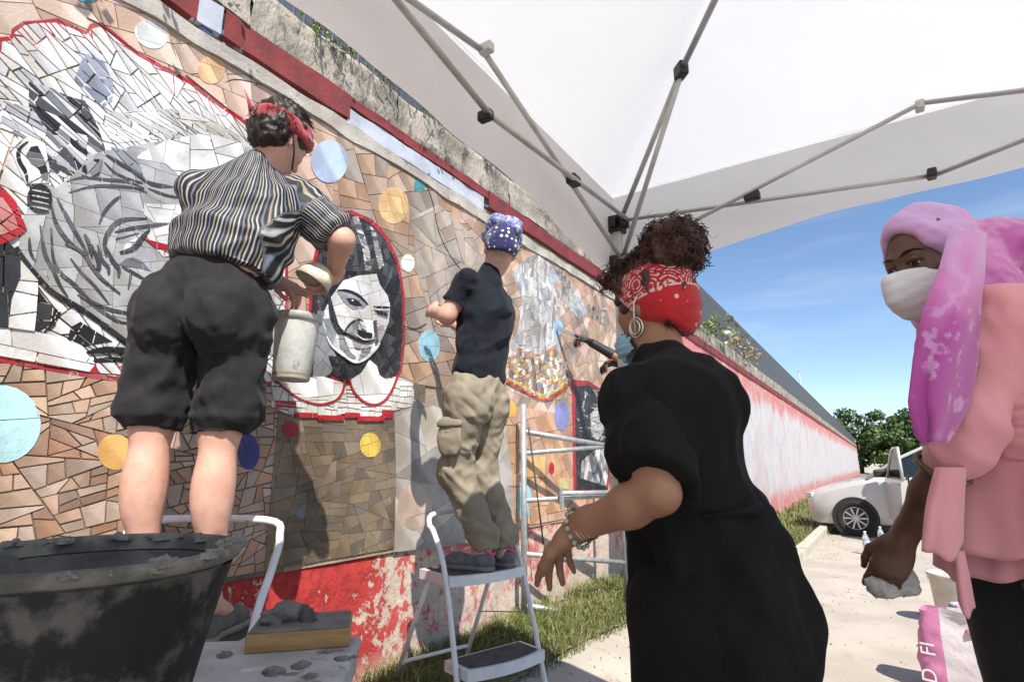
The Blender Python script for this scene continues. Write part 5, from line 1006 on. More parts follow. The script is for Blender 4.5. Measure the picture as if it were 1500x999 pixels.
    drape('scarf_end', [at(1400, 425, 1.14), at(1380, 500, 1.1), at(1368, 560, 1.085), at(1362, 615, 1.08)], [.06, .09, .1, .07], .01, 1.2, 7, sc, S_, -.3, lambda v: dyef(v) * .8)
    # pink top
    ed_ = nrm(wL - eL)
    pk = mat('pink_jersey', (.66, .29, .31), (.6, .25, .275), 6, .85, .25, 220, sheen=.25, bdist=.003)
    pr = [E(ch, (.165, .13, .18), R, .05), C(shL, shR, .066, .066, .05), E((ch + wa) / 2, (.16, .13, .15), R, .05), E(wa, (.155, .135, .13), R, .05), C(nb - up * .06, nb - up * .02, .11, .1, .03), CUT(wa - up * .05, -up)]
    ar = [C(shL + r * .05, shL, .075, .07, .04), C(shL, eL, .068, .054, .04), C(eL - (eL - shL) * .2, eL + nrm(wL - eL) * .03, .06, .05, .03)]
    arR = [C(shR, eR, .075, .065, .04), C(eR, wR, .06, .04, .04)]
    solid('top', [(pr, .009), (ar, .008), (arR, .01)], pk, P, lambda Q: .014 * ridge(Q, nrm(f * .8 + u * .55), 2.2, 8, 90) + .006 * ridge(Q, nrm(f * .6 + u * .9), 3, 16, 89) + .007 * aniso(Q, nrm(f * .8 + u * .45), 3, 13, 91) + .006 * aniso(Q, nrm(u + .2 * f), 3, 16, 93))
    def ring(name, z0, z1, rad, seed, off):
        n, m_ = 140, 22; V = []
        for i_ in range(m_ + 1):
            t = i_ / m_; z = z0 + (z1 - z0) * t; c = wa + (ch - wa) * ((z - wa[2]) / (ch[2] - wa[2])) + off
            for k in range(n):
                a = 2 * pi * k / n; cr_ = .007 * (1 - 2 * abs(float(fbm(A(cos(a) * 1.3, sin(a) * 1.3, t * 7 + seed + .6 * cos(a))[None], 2, seed)[0]))); rr = rad * (1 + .1 * sin(pi * t)) + cr_
                V.append(A(c[0], c[1], z + .02 * sin(a + 1) * (1 - t) - .012 * cos(a * 2)) + r * rr * 1.12 * cos(a) + f * rr * sin(a))
        F = [(i_ * n + k, i_ * n + (k + 1) % n, (i_ + 1) * n + (k + 1) % n, (i_ + 1) * n + k) for i_ in range(m_) for k in range(n)]
        o = part(MB().add(V, F), name, pk, P, True); md = o.modifiers.new('thickness', 'SOLIDIFY'); md.thickness = .004
    ring('waist_wrap', wa[2] - .03, wa[2] + .1, .155, 4, f * .01 - r * .015); ring('waist_wrap', wa[2] + .03, wa[2] + .15, .148, 9, f * .012 - r * .02)
    # skirt part of the top: pleated cloth in two tiers with uneven hems
    def skirt(name, z0, z1, r0, r1, amp, ph, seed):
        n, m_ = 120, 16; V = []
        for i_ in range(m_ + 1):
            t = i_ / m_
            for k in range(n):
                a = 2 * pi * k / n; pl = amp * t * (sin(a * 9 + ph) + .5 * sin(a * 17 + 2 * ph)) + .01 * float(vnoise(A(cos(a) * 3, sin(a) * 3, t * 2 + seed)[None])[0]); rx = r0 + (r1 - r0) * t + pl; c = wa + (pv - wa) * ((wa[2] - (z0 + (z1 - z0) * t)) / (wa[2] - pv[2]))
                V.append(A(c[0], c[1], 0) + r * rx * 1.08 * cos(a) + f * rx * sin(a) + u * (z0 + (z1 - z0) * t + t * (.014 * sin(a * 3 + ph) + .008 * sin(a * 9 + ph))))
        F = [(i_ * n + k, i_ * n + (k + 1) % n, (i_ + 1) * n + (k + 1) % n, (i_ + 1) * n + k) for i_ in range(m_) for k in range(n)]
        o = part(MB().add(V, F), name, pk, P, True); md = o.modifiers.new('thickness', 'SOLIDIFY'); md.thickness = .004
    skirt('skirt_tier', wa[2] + .02, onz(1400, 806, 1.0)[2] * 0 + 1.075, .155, .195, .010, .4, 3); skirt('hem_tier', wa[2] - .08, 1.015, .155, .178, .012, 1.7, 5)
    drape('wrap_tail', [at(1392, 684, 1.08), at(1384, 740, 1.08), at(1380, 800, 1.085)], [.07, .09, .1], .007, 1.3, 5, pk, P, .3); drape('wrap_tail', [at(1404, 806, 1.1), at(1410, 845, 1.1), at(1416, 884, 1.1)], [.02, .03, .034], .004, .6, 8, pk, P, .2)
    leg = mat('black_leggings', (.008, .008, .009), rough=.8, sheen=.05)
    gs = [([C(h_, k_, .098, .07, .05), C(k_, a_, .066, .046, .04), E(pv, (.16, .125, .12), R, .05), CUT(pv + u * .03, u)], .011) for h_, k_, a_ in ((hL, kL, aL), (hR, kR, aR))]
    solid('leggings', gs, leg, P, lambda Q: .003 * aniso(Q, r, 4, 25, 3))
    sol = mat('white_rubber_sole', (.5, .5, .48), rough=.8); can = mat('white_canvas', (.5, .48, .45), rough=.85)
    for a_ in (aL, aR): h0 = A(a_[0], a_[1], .003 + float(gz(a_[0], a_[1]))) - f * .05; shoe('shoe', P, h0, h0 + f * .24, can, sol)
    ed = nrm(wL - eL); wb_ = eL + ed * .065; e1 = nrm(np.cross(ed, u)); e2 = np.cross(ed, e1)
    part(MB().tube([wb_ + (e1 * cos(t) + e2 * sin(t)) * .047 for t in np.linspace(0, 2 * pi, 25)], .007, 6, cap=False), 'arm_band', mat('dark_bead_band', (.06, .035, .02), (.2, .12, .05), 90, .4), P, True)
    # crumpled cloth in the hand
    cm = mat('grey_white_rag', (.52, .5, .47), (.4, .38, .36), 14, .9, .3, 120); cc = wL + nrm(hd) * .085 + nrm(pnl) * .03
    rag = solid('rag', [([E(cc + cdir(.35, 0, 0) * .022, (.034, .034, .036), None, .02), E(cc + cdir(-.4, -1, .1) * .035, (.03, .025, .018), None, .02), E(cc + cdir(.8, -.5, -.1) * .045, (.024, .024, .02), None, .02), E(cc + cdir(-1, -.5, -.2) * .04, (.02, .018, .016), None, .02)], .004)], cm, None, lambda Q: .008 * np.abs(fbm(Q * 45, 3, 5)) - .003, origin=cc)
    tag(rag, 'crumpled off-white rag held in the hand of the woman in pink', 'rag')
w2()
# ---- helper behind the woman in black, in dark gloves, trowel against the mosaic
def helper():
    u = A(0, 0, 1); tip = onx(817, 480, -2.17); base = A(-1.35, 4.55, float(gz(-1.35, 4.55))); f = nrm(A(-1, -.2, 0)); r = np.cross(f, u); pl = .62
    gzv = base[2] + pl
    pv = A(base[0], base[1], gzv + .92); ch = pv + u * .4; nb = ch + u * .19; hc = nb + u * .17 + f * .04; up = u; R = frame(r, f, u)
    shL, shR = ch + u * .12 - r * .19, ch + u * .12 + r * .19
    wLh = onx(868, 503, -1.93); wR2 = onx(905, 532, -1.75); eL = (shL + wLh) / 2 - u * .14; eR = (shR + wR2) / 2 - u * .16
    hL, hR = pv - r * .09, pv + r * .09; kL, kR = hL - u * .43, hR - u * .43; aL, aR = hL - u * .84, hR - u * .84
    body = [E(pv, (.15, .11, .12), R, .05), E((pv + ch) / 2, (.13, .1, .17), R, .05), E(ch, (.15, .11, .16), R, .05), C(shL, shR, .05, .05, .05), C(nb - up * .02, hc - u * .05, .055, .05, .03), C(shL, eL, .048, .04, .03), C(shR, eR, .048, .04, .03)] + head(hc, nrm(f + A(0, -.3, -.2)), u)
    for h_, k_, a_ in ((hL, kL, aL), (hR, kR, aR)): body += [C(h_, k_, .08, .055, .05), C(k_, a_, .05, .036, .03), C(a_, a_ + f * .1 - u * .05, .034, .03, .02)]
    dl = tip - wLh
    P = person('person', [(body, .013), ([C(eL, wLh, .042, .028, .02)] + hand(wLh, dl, A(0, 0, -1), 1, (.7, .8, .85, .9), .5, .98), .006), ([C(eR, wR2, .042, .028, .02)] + hand(wR2, A(-.8, -.5, 0), A(0, 0, -1), -1, (.7, .8, .85, .9), .5, .98), .006)], skin_tan, A(base[0], base[1], gzv), 'helper in dark work gloves reaching a tool to the mosaic behind the woman in black')
    gl = mat('black_rubber_glove', (.014, .015, .017), rough=.55, bump=.2, bscale=80)
    for w_, d_, t_, e_ in ((wLh, dl, 1, eL), (wR2, A(-.8, -.5, 0), -1, eR)): solid('glove', [([C(w_ + nrm(e_ - w_) * .19, w_, .042, .034, .01)] + hand(w_, d_, A(0, 0, -1), t_, (.7, .8, .85, .9), .5, 1.14), .006)], gl, P)
    tee = mat('grey_marl_tee', (.16, .16, .17), rough=.9); jean = mat('blue_denim', (.05, .07, .12), (.04, .055, .1), 20, .9)
    solid('t_shirt', [([E(pv + u * .1, (.155, .12, .14), R, .05), E((pv + ch) / 2, (.155, .12, .17), R, .05), E(ch, (.17, .13, .17), R, .05), C(shL, shR, .066, .066, .05), CUT(pv + u * .03, -u)], .011), ([C(shL, eL, .066, .066, .04), CUT(shL * .45 + eL * .55, eL - shL)], .01), ([C(shR, eR, .066, .066, .04), CUT(shR * .45 + eR * .55, eR - shR)], .01)], tee, P, lambda Q: .006 * aniso(Q, r, 4, 12, 4))
    solid('jeans', [([E(pv, (.16, .12, .12), R, .05), C(h_, k_, .095, .072, .05), C(k_, a_, .068, .058, .04), CUT(a_, -u), CUT(pv + u * .1, u)], .012) for h_, k_, a_ in ((hL, kL, aL), (hR, kR, aR))], jean, P)
    solid('hair', [([E(hc + u * .035 - f * .02, (.086, .104, .1), R, .02), SUB(hc + f * .1 - u * .05, (.08, .07, .09), R, .01)], .008)], hairm, P, lambda Q: .006 * fbm(Q * 40, 2, 2))
    can = mat('brown_boot', (.1, .06, .035), rough=.7); sol = mat('boot_sole', (.02, .02, .02), rough=.8)
    for a_ in (aL, aR): h0 = A(a_[0], a_[1], gzv + .002) - f * .05; shoe('shoe', P, h0, h0 + f * .27, can, sol, .044, .1)
    # the tool: a margin trowel pressed to the wall
    tr = empty('trowel', tuple(tip), label='small black handled trowel held against the mosaic in a gloved hand', cat='trowel'); d = nrm(dl)
    part(MB().tube([wLh + d * .06, wLh + d * .12, tip - d * .16], [.014, .015, .011], 8), 'handle', gl, tr, True); s_ = nrm(np.cross(d, A(1, 0, 0)))
    part(MB().box(tip - d * .07, (.075, .018, .0015), frame(d, s_, np.cross(d, s_))).tube([tip - d * .17, tip - d * .14], .005, 6), 'blade', mat('dark_steel', (.12, .12, .12), rough=.4, metal=.8), tr)
    # the trestle platform the helper stands on
    tb = empty('work_trestle', tuple(base), label='low steel work trestle with plank top behind the woman in black', cat='trestle'); stl = mat('trestle_steel', (.3, .32, .34), rough=.45, metal=.6)
    for k in range(3): part(MB().box(base + A(-.12 + .16 * k, 0, pl - .022), (.075, .4, .018), bev=.004), 'plank', mat('scaffold_plank', (.34, .25, .15), (.26, .19, .11), 9, .85, .3, 30, stretch=(1, .2, 1)), tb)
    for sx in (-1, 1):
        for sy in (-1, 1):
            gx_, gy_ = base[0] + .04 + sx * .2, base[1] + sy * .36; part(MB().tube([(gx_, gy_, float(gz(gx_, gy_)) + .0), (base[0] + .04 + sx * .17, gy_, gzv - .04)], .016, 8), 'leg', stl, tb, True)
        part(MB().tube([(base[0] + .04 + sx * .185, base[1] - .36, base[2] + .25), (base[0] + .04 + sx * .185, base[1] + .36, base[2] + .25)], .012, 8), 'brace', stl, tb, True)
helper()
# ================================================================ ladders, scaffold, buckets, table
white_st = mat('white_enamel_tube', (.68, .69, .71), (.6, .61, .63), 14, .4, .05, 60, c3=(.35, .33, .3), s3=25, lo3=.66, hi3=.72)
rubber = mat('dark_tread_rubber', (.05, .05, .052), (.09, .085, .08), 18, .85, .5, 60); galv = mat('galvanised_steel', (.42, .44, .45), (.3, .32, .33), 22, .45, .1, 40, metal=.45, c3=(.22, .22, .22), s3=14, lo3=.62, hi3=.7)
def step_ladder(c, w, d, zp, label, hoop=True, steps=2, spread=.2, wid=.22, hh=.25):
    c = np.array(c, float); w = nrm(A(*w, 0)); d = nrm(A(*d, 0)); u = A(0, 0, 1); P = lambda a, b, z: A(c[0], c[1], 0) + w * a + d * b + u * z
    T = empty('step_ladder', (c[0], c[1], float(gz(c[0], c[1]))), label=label, cat='ladder', group='white tubular step ladders')
    g = lambda a, b: float(gz(*P(a, b, 0)[:2])) + .0
    hz = zp + hh
    pts = []
    fb = .12 + spread
    for s in (-1, 1):
        pts.append([P(s * (wid + .02), fb, g(s * wid, fb) + .02), P(s * wid, .12, zp - .02), P(s * wid * .97, .0, zp + .17)])
    loop = pts[0] + [P(-wid * .96, -.045, hz - .05), P(-wid * .72, -.075, hz), P(wid * .72, -.075, hz), P(wid * .96, -.045, hz - .05)] + pts[1][::-1]
    part(MB().tube(smooth_path(loop, 5), .0125, 10), 'front_frame', white_st, T, True)
    for s in (-1, 1):
        b = P(s * (wid - .02), -.34, g(s * wid, -.34) + .015); t = P(s * (wid - .035), -.06, zp - .01); part(MB().tube([b, t], .011, 10), 'rear_leg', white_st, T, True)
        part(MB().tube([b - u * .014, b + (t - b) * .06], .0145, 10), 'rubber_foot', rubber, T, True); f0 = pts[0 if s < 0 else 1]; part(MB().tube([f0[0] - u * .018, f0[0] + (f0[1] - f0[0]) * .06], .0165, 10), 'rubber_foot', rubber, T, True)
        part(MB().tube([P(s * (wid - .03), .14, zp - .2), P(s * (wid - .03), -.2, zp - .26)], .003, 5), 'brace_rod', galv, T)
    rl = P(-wid + .02, -.28, g(0, -.3) + .13); rr_ = P(wid - .02, -.28, g(0, -.3) + .13); part(MB().tube([rl, rr_], .009, 8), 'rear_brace', white_st, T, True)
    for k in range(steps):
        z = zp - k * (zp - g(0, .2)) / (steps + .0) * .98; b0 = -.12 if k == 0 else .02 + spread * k / steps * .9; b1 = .14 if k == 0 else b0 + .17
        m = MB(); n = 12; vs = []; fs = []
        for i in range(n + 1):
            a = -wid + .008 + (2 * wid - .016) * i / n; bow = .035 * (1 - (2 * i / n - 1) ** 2); vs += [P(a, b0, z), P(a, b1 + bow, z), P(a, b1 + bow, z - .042), P(a, b0, z - .042), P(a, b0 + .01, z - .03), P(a, b1 + bow - .012, z - .03)]
        for i in range(n): q = i * 6; fs += [(q, q + 6, q + 7, q + 1), (q + 1, q + 7, q + 8, q + 2), (q + 3, q, q + 6, q + 9)[::-1]]
        fs += [(0, 1, 2, 3), (n * 6, n * 6 + 3, n * 6 + 2, n * 6 + 1)]
        S_ = part(m.add(vs, fs), 'platform' if k == 0 else 'step', white_st, T)
        m = MB(); vs = []; fs = []
        for i in range(n + 1):
            a = (-wid + .03 + (2 * wid - .06) * i / n); bow = .032 * (1 - (2 * i / n - 1) ** 2); vs += [P(a, b0 + .015, z + .003), P(a, b1 + bow - .018, z + .003)]
        for i in range(n): q = i * 2; fs.append((q, q + 2, q + 3, q + 1))
        tr = m.add(vs, fs).build('tread_mat', rubber, None); tr.parent = S_; tr.location = tuple(-np.array(S_.location) - np.array(T.location))
    return T
step_ladder((-1.70, 2.27), (.3, .954), (.954, -.3), .77, 'white two-step ladder under the person in khaki trousers')
p1c = at(255, 882, 1.6)
step_ladder((p1c[0] - .12, p1c[1] + .10), tuple(cdir(1, 0, 0)[:2]), tuple(-cdir(.05, 0, 1)[:2]), .752, 'white step ladder under the person in black shorts, beside the mortar table', wid=.265, hh=.315)

# ---- galvanised scaffold end frame against the wall
SA, SB_ = A(-2.09, 3.38, 0), A(-1.78, 4.4, 0)
def zat(p, py):
    lo, hi = -1., 4.
    for _ in range(40):
        m = (lo + hi) / 2
        if proj((p[0], p[1], m))[1] > py: lo = m
        else: hi = m
    return (lo + hi) / 2
sca = empty('scaffold_frame', (-1.95, 3.9, .2), label='galvanised steel scaffold end frame leaning by the mosaic wall', cat='scaffold')
for p, top, bot in ((SA, zat(SA, 592), float(gz(SA[0], SA[1])) + .0), (SB_, zat(SB_, 612), float(gz(SB_[0], SB_[1])))): part(MB().tube([A(p[0], p[1], bot), A(p[0], p[1], top)], .021, 12), 'post', galv, sca, True)
for a, b, r_ in ((632, 656, .019), (664, 652, .017), (733, 724, .017), (811, 824, .018), (886, 913, .02)): part(MB().tube([A(SA[0], SA[1], zat(SA, a)), A(SB_[0], SB_[1], zat(SB_, b))], r_, 10), 'rung', galv, sca, True)
q0 = SA + (SB_ - SA) * .3 + A(.05, -.02, zat(SA, 722) - .01); q1 = SA + (SB_ - SA) * .95 + A(.05, -.02, zat(SB_, 716) - .02)
part(MB().tube([q0, q1], .017, 10), 'loose_bar', galv, sca, True); part(MB().box(q0 + A(0, 0, -.035), (.012, .014, .075), bev=.003), 'bracket', galv, sca)
part(MB().tube([SA + A(.03, .02, zat(SA, 625)), SA + A(.06, .16, zat(SA, 800))], .006, 8), 'brace_rod', rubber, sca, True)

def lump(name, c, rad, m, parent=None, seed=1, flat=.5, amp=.35):
    c = np.array(c, float); b = MB(); n1, n2 = 22, 9; vs = []; fs = []
    for i in range(n2 + 1):
        ph = i / n2 * pi / 2
        for k in range(n1):
            a = 2 * pi * k / n1; v = A(cos(a) * cos(ph), sin(a) * cos(ph), sin(ph) * flat); q = 1 + amp * float(fbm((v * 2.4 + seed * 9)[None], 3, seed)[0]); vs.append(c + v * rad * q * A(1, 1, 1))
    for i in range(n2):
        for k in range(n1): a = i * n1 + k; bb = i * n1 + (k + 1) % n1; fs.append((a, bb, bb + n1, a + n1))
    return b.add(vs, fs)
# ---- mortar tub, table, board with mortar
tubm = mat('black_rubber_tub', (.005, .005, .0055), (.012, .012, .012), 6, .65, .5, 40, spec=.25, c3=(.085, .078, .068), s3=15, lo3=.48, hi3=.66, bdist=.006)
rimm = mat('mortar_caked_rim', (.17, .155, .13), (.07, .065, .058), 14, .9, .6, 40); mort = mat('wet_mortar', (.055, .053, .05), (.09, .085, .08), 10, .75, .7, 35, bdist=.012); drym = mat('drying_mortar', (.2, .19, .175), (.13, .125, .115), 12, .9, .7, 45, bdist=.01)
tcn = onz(128, 806, 1.115); tz = .815
T = empty('mortar_tub', (tcn[0], tcn[1], tz), label='black rubber tub caked with mortar standing on the white table', cat='bucket')
h = 1.115 - tz
part(MB().lathe([(.001, tz), (.150, tz), (.156, tz + .012), (.19, tz + h * .6), (.213, tz + h - .025)], (tcn[0], tcn[1], 0), 48), 'wall', tubm, T, True)
part(MB().lathe([(.213, tz + h - .021), (.222, tz + h - .017), (.226, tz + h - .007), (.223, tz + h + .001), (.216, tz + h + .002), (.210, tz + h - .003), (.206, tz + h - .026)], (tcn[0], tcn[1], 0), 48), 'rim', rimm, T, True)
part(MB().lathe([(.2065, tz + h - .028), (.185, tz + h * .6), (.152, tz + .02)], (tcn[0], tcn[1], 0), 48), 'inner_wall', mort, T, True)
vs = []; fs = []; n1, n2 = 60, 18
for i in range(n2 + 1):
    for k in range(n1):
        a = 2 * pi * k / n1; rr = .2 * (i / n2); x, y = tcn[0] + rr * cos(a), tcn[1] + rr * sin(a); e = (i / n2) ** 3
        vs.append((x, y, tz + h - .10 + .02 * float(fbm(A(x * 14, y * 14, 2)[None], 3, 3)[0]) + e * (.062 + .018 * float(vnoise(A(cos(a) * 3, sin(a) * 3, 5)[None])[0]))))
for i in range(n2):
    for k in range(n1): a = i * n1 + k; b = i * n1 + (k + 1) % n1; fs.append((a, b, b + n1, a + n1))
part(MB().add(vs, fs), 'mortar', mort, T, True)
rl_ = MB(); rgr = random.Random(5)
for k in range(44):
    a = rgr.uniform(0, 2 * pi); q = rgr.uniform(.2, .222); p = A(tcn[0] + q * cos(a), tcn[1] + q * sin(a), tz + h - rgr.uniform(.004, .012)); rr = rgr.uniform(.006, .017); L0 = lump('x', p, rr, None, None, k + 3, .7, .5); rl_.add(L0.v, L0.f)
part(rl_, 'caked_mortar', drym, T, True)['kind'] = 'stuff'
tabm = mat('white_plastic', (.42, .43, .45), (.32, .33, .34), 7, .5, .08, 40, c3=(.16, .15, .14), s3=8, lo3=.58, hi3=.66)
K = A(-1.19, 1.12, 0); ta = nrm(A(-.77, -.64, 0)); tb_ = nrm(A(.64, -.77, 0)); tc_ = K + ta * .5 + tb_ * .42
tab = empty('plastic_table', (tc_[0], tc_[1], 0), label='white plastic garden table smeared with mortar under the black tub', cat='table')
part(MB().box(tc_ + A(0, 0, .8), (.5, .42, .014), frame(ta, tb_, A(0, 0, 1)), bev=.012), 'table_top', tabm, tab)
for s1 in (-1, 1):
    part(MB().box(tc_ + tb_ * s1 * .405 + A(0, 0, .762), (.49, .008, .026), frame(ta, tb_, A(0, 0, 1)), bev=.004), 'apron', tabm, tab); part(MB().box(tc_ + ta * s1 * .485 + A(0, 0, .762), (.008, .395, .026), frame(ta, tb_, A(0, 0, 1)), bev=.004), 'apron', tabm, tab)
    for s2 in (-1, 1): b = tc_ + ta * s1 * .455 + tb_ * s2 * .375; zz = float(gz(b[0], b[1])); part(MB().tube([A(b[0], b[1], zz), A(b[0], b[1], .785)], [.02, .028], 10), 'leg', tabm, tab, True)
bd = onz(441, 905, .846); br = empty('mortar_board', (bd[0], bd[1], .8145), label='thick wooden block with grey mortar on it, on the white table corner', cat='board')
e0, e1 = onz(360, 930, .856), onz(513, 920, .856); ba = nrm((e1 - e0) * A(1, 1, 0)); bbv = A(-ba[1], ba[0], 0); bl = np.linalg.norm(e1 - e0); bcen = (e0 + e1) / 2 + bbv * .085
woodm = mat('raw_pine', (.42, .26, .11), (.3, .17, .07), 6, .8, .3, 40, stretch=(1, 1, 6), c3=(.2, .18, .16), s3=7, lo3=.62, hi3=.72)
part(MB().box(A(bcen[0], bcen[1], .835), (bl / 2, .085, .0205), frame(ba, bbv, A(0, 0, 1)), bev=.003), 'block', woodm, br)
part(MB().box(A(bcen[0], bcen[1], .8575), (bl / 2 - .004, .08, .003), frame(ba, bbv, A(0, 0, 1)), bev=.002), 'mortar_skim', drym, br)
for k, (dx, dy, rr) in enumerate(((-.055, .025, .052), (-.015, .035, .04), (-.075, -.005, .03), (.01, .0, .026))): p = bcen + ba * dx + bbv * dy; part(lump('x', (p[0], p[1], .858), rr, mort, None, k + 2, .75), 'mortar_heap', mort if k % 2 else drym, br, True)
for k, (x, y, r_) in enumerate(((500, 965, .016), (520, 962, .01), (440, 975, .02), (480, 955, .01), (400, 985, .024), (330, 960, .02), (455, 990, .014))):
    p = onz(x, y, .8145); o = lump('x', (0, 0, 0), r_, drym, None, k + 20, .4).build('mortar_splat', drym, None, True); o.location = tuple(p); tag(o, ('round mortar splat beside the corner of the wooden block', 'tiny mortar splat at the rounded table corner', 'flat mortar splat on the table in front of the wooden block', 'small mortar crumb just beside the wooden block', 'large mortar splat on the table near the black tub', 'mortar splat on the table behind the black tub', 'mortar crumb near the table edge')[k], 'mortar', 'mortar splats on the table')

# ---- bucket and bowl held by the person in the striped shirt
pbm = mat('scuffed_white_plastic', (.5, .5, .48), (.36, .355, .33), 9, .55, .15, 60, c3=(.2, .17, .13), s3=14, lo3=.62, hi3=.72)
bt = at(437, 463, 2.02); bx = nrm(A(.02, .02, 1)); bk = empty('plastic_bucket', tuple(bt - bx * .235), label='scuffed white plastic bucket hanging from the hand of the striped shirt person', cat='bucket')
part(MB().lathe([(.001, -.235), (.06, -.235), (.063, -.23), (.0765, -.03), (.0775, 0), (.0745, 0), (.073, -.03), (.06, -.225), (.001, -.225)], bt, 36, bx), 'pail', pbm, bk, True)
part(MB().lathe([(.0775, -.026), (.083, -.024), (.084, -.004), (.081, .002), (.0765, .001)], bt, 36, bx), 'rim', mat('grey_rim', (.42, .42, .4), (.25, .24, .22), 12, .5), bk, True)
part(MB().lathe([(.001, -.2), (.0625, -.2)], bt, 24, bx), 'mortar', drym, bk, True); part(MB().lathe([(.0637, -.222), (.0655, -.185)], bt, 36, bx), 'mud_stain', mat('brown_mud', (.26, .18, .1), (.2, .14, .08), 20, .9), bk, True)
hp = P1['wL'] + nrm(at(440, 428, 2.07) - P1['wL']) * .085 - A(0, 0, .018); sd = nrm(np.cross(bx, cdir(0, 0, 1)))
part(MB().tube(smooth_path([bt - sd * .08 - bx * .01, bt - sd * .065 + bx * .05, hp, bt + sd * .065 + bx * .05, bt + sd * .08 - bx * .01], 6), .0022, 6), 'handle', galv, bk, True)
bo = at(464, 405, 1.98); ba_ = cdir(-.4, -.75, -.2); bwm = mat('cream_rubber_bowl', (.62, .56, .44), (.5, .44, .34), 12, .7, .2, 60)
bw = empty('mixing_bowl', tuple(bo), label='cream coloured mixing bowl tipped between the hands of the striped shirt person', cat='bowl')
part(MB().lathe([(.001, -.04), (.03, -.039), (.048, -.025), (.06, .0), (.066, .03), (.063, .031), (.057, .002), (.045, -.02), (.028, -.033), (.001, -.034)], bo, 30, ba_), 'shell', bwm, bw, True); part(MB().lathe([(.001, -.012), (.051, -.008)], bo, 24, ba_), 'mortar', mat('pale_adhesive', (.45, .4, .31), rough=.85, bump=.5, bscale=40), bw, True)
# ================================================================ car, litter, trees, poles, weeds
carp = mat('pearl_grey_car_paint', (.5, .485, .47), rough=.3, metal=.15, coat=.6, spec=.5); glassm = mat('tinted_window', (.015, .02, .02), rough=.05, spec=.6); blkp = mat('black_trim', (.015, .015, .016), rough=.6); tyrem = mat('tyre_rubber', (.015, .015, .015), rough=.85); alloy = mat('alloy_rim', (.5, .5, .5), rough=.3, metal=.8); seatm = mat('dark_seat_fabric', (.03, .033, .04), rough=.9)
CY0 = 12.0; car = empty('parked_car', (.7, CY0 + .87, 0), label='pearl grey hatchback parked nose to the wall with its front door open', cat='car')
def loft(st, m, name, n=None, parent=car, auto=35):
    V, F = [], []; k = len(st[0])
    for s in st: V += s
    for i in range(len(st) - 1):
        for j in range(k): a = i * k + j; b = i * k + (j + 1) % k; F.append((a, b, b + k, a + k))
    F += [tuple(range(k))[::-1], tuple(range((len(st) - 1) * k, len(st) * k))]; return part(MB().add(V, F), name, m, parent, auto=auto)
yc = CY0 + .87
def sec(x, zb, zt, hw, ht): return [(x, yc - hw * .93, zb), (x, yc - hw, zb + .12), (x, yc - hw, zb + (zt - zb) * .55), (x, yc - hw * .97, zt - .09), (x, yc - ht, zt), (x, yc, zt + .025), (x, yc + ht, zt), (x, yc + hw * .97, zt - .09), (x, yc + hw, zb + (zt - zb) * .55), (x, yc + hw, zb + .12), (x, yc + hw * .93, zb)]
loft([sec(-1.38, .36, .58, .45, .3), sec(-1.34, .24, .68, .62, .45), sec(-1.22, .2, .77, .76, .6), sec(-.95, .19, .86, .83, .7), sec(-.6, .19, .95, .865, .74), sec(-.25, .19, 1.02, .875, .76), sec(.9, .18, 1.03, .88, .78), sec(1.8, .19, 1.04, .875, .78), sec(2.4, .25, 1.02, .84, .75), sec(2.66, .34, .9, .72, .6)], carp, 'body')
def gsec(x, z0, z1, h0, h1): return [(x[0], yc - h0, z0), (x[1], yc - h1, z1), (x[1], yc, z1 + .03), (x[1], yc + h1, z1), (x[0], yc + h0, z0)]
loft([gsec((-.34, -.32), 1.0, 1.03, .76, .74), gsec((-.04, .2), 1.0, 1.36, .77, .66), gsec((.3, .55), 1.0, 1.53, .77, .6), gsec((1.3, 1.4), 1.0, 1.57, .77, .6), gsec((2.0, 2.05), 1.0, 1.52, .76, .59), gsec((2.55, 2.4), 1.0, 1.32, .74, .58)], glassm, 'glasshouse')
loft([[(.52, yc - .61, 1.5), (.52, yc, 1.57), (.52, yc + .61, 1.5), (.52, yc, 1.5)], [(1.4, yc - .62, 1.55), (1.4, yc, 1.61), (1.4, yc + .62, 1.55), (1.4, yc, 1.5)], [(2.1, yc - .6, 1.5), (2.1, yc, 1.56), (2.1, yc + .6, 1.5), (2.1, yc, 1.45)]], carp, 'roof')
for s in (-1, 1):
    part(MB().tube([(-.36, yc + s * .78, 1.0), (.2, yc + s * .68, 1.37), (.55, yc + s * .615, 1.54), (1.4, yc + s * .615, 1.58), (2.05, yc + s * .6, 1.53), (2.5, yc + s * .66, 1.05)], .03, 8), 'pillar', carp, car, True)
    part(MB().tube([(.98, yc + s * .79, 1.02), (1.04, yc + s * .625, 1.56)], .035, 8), 'pillar', blkp, car, True)
    for wx in (-.61, 2.0):
        wy = yc + s * .78; ax_ = A(0, s, 0)
        part(MB().lathe([(.001, .098), (.365, .098), (.365, -.05)], (wx, wy, .31), 36, ax_), 'wheel_arch', blkp, car)
        Wt = part(MB().lathe([(.19, .0), (.2, .1), (.27, .112), (.3, .1), (.308, .06), (.308, -.08), (.2, -.1)], (wx, wy, .308), 36, ax_), 'wheel', tyrem, car, True)
        rim = MB(); rim.lathe([(.2, .095), (.19, .105), (.178, .095), (.175, .05)], (wx, wy, .308), 36, ax_)
        for k in range(10): a = k * pi / 5; dv = A(cos(a), 0, sin(a)); rim.box(A(wx, wy, .308) + dv * .105 + ax_ * .093, (.08, .008, .012), frame(dv, ax_, np.cross(dv, ax_)))
        rim.lathe([(.001, .108), (.03, .106), (.035, .09)], (wx, wy, .308), 16, ax_); o = rim.build('rim', alloy); o.parent = Wt; o.location = tuple(-np.array(Wt.location) - np.array(car.location))
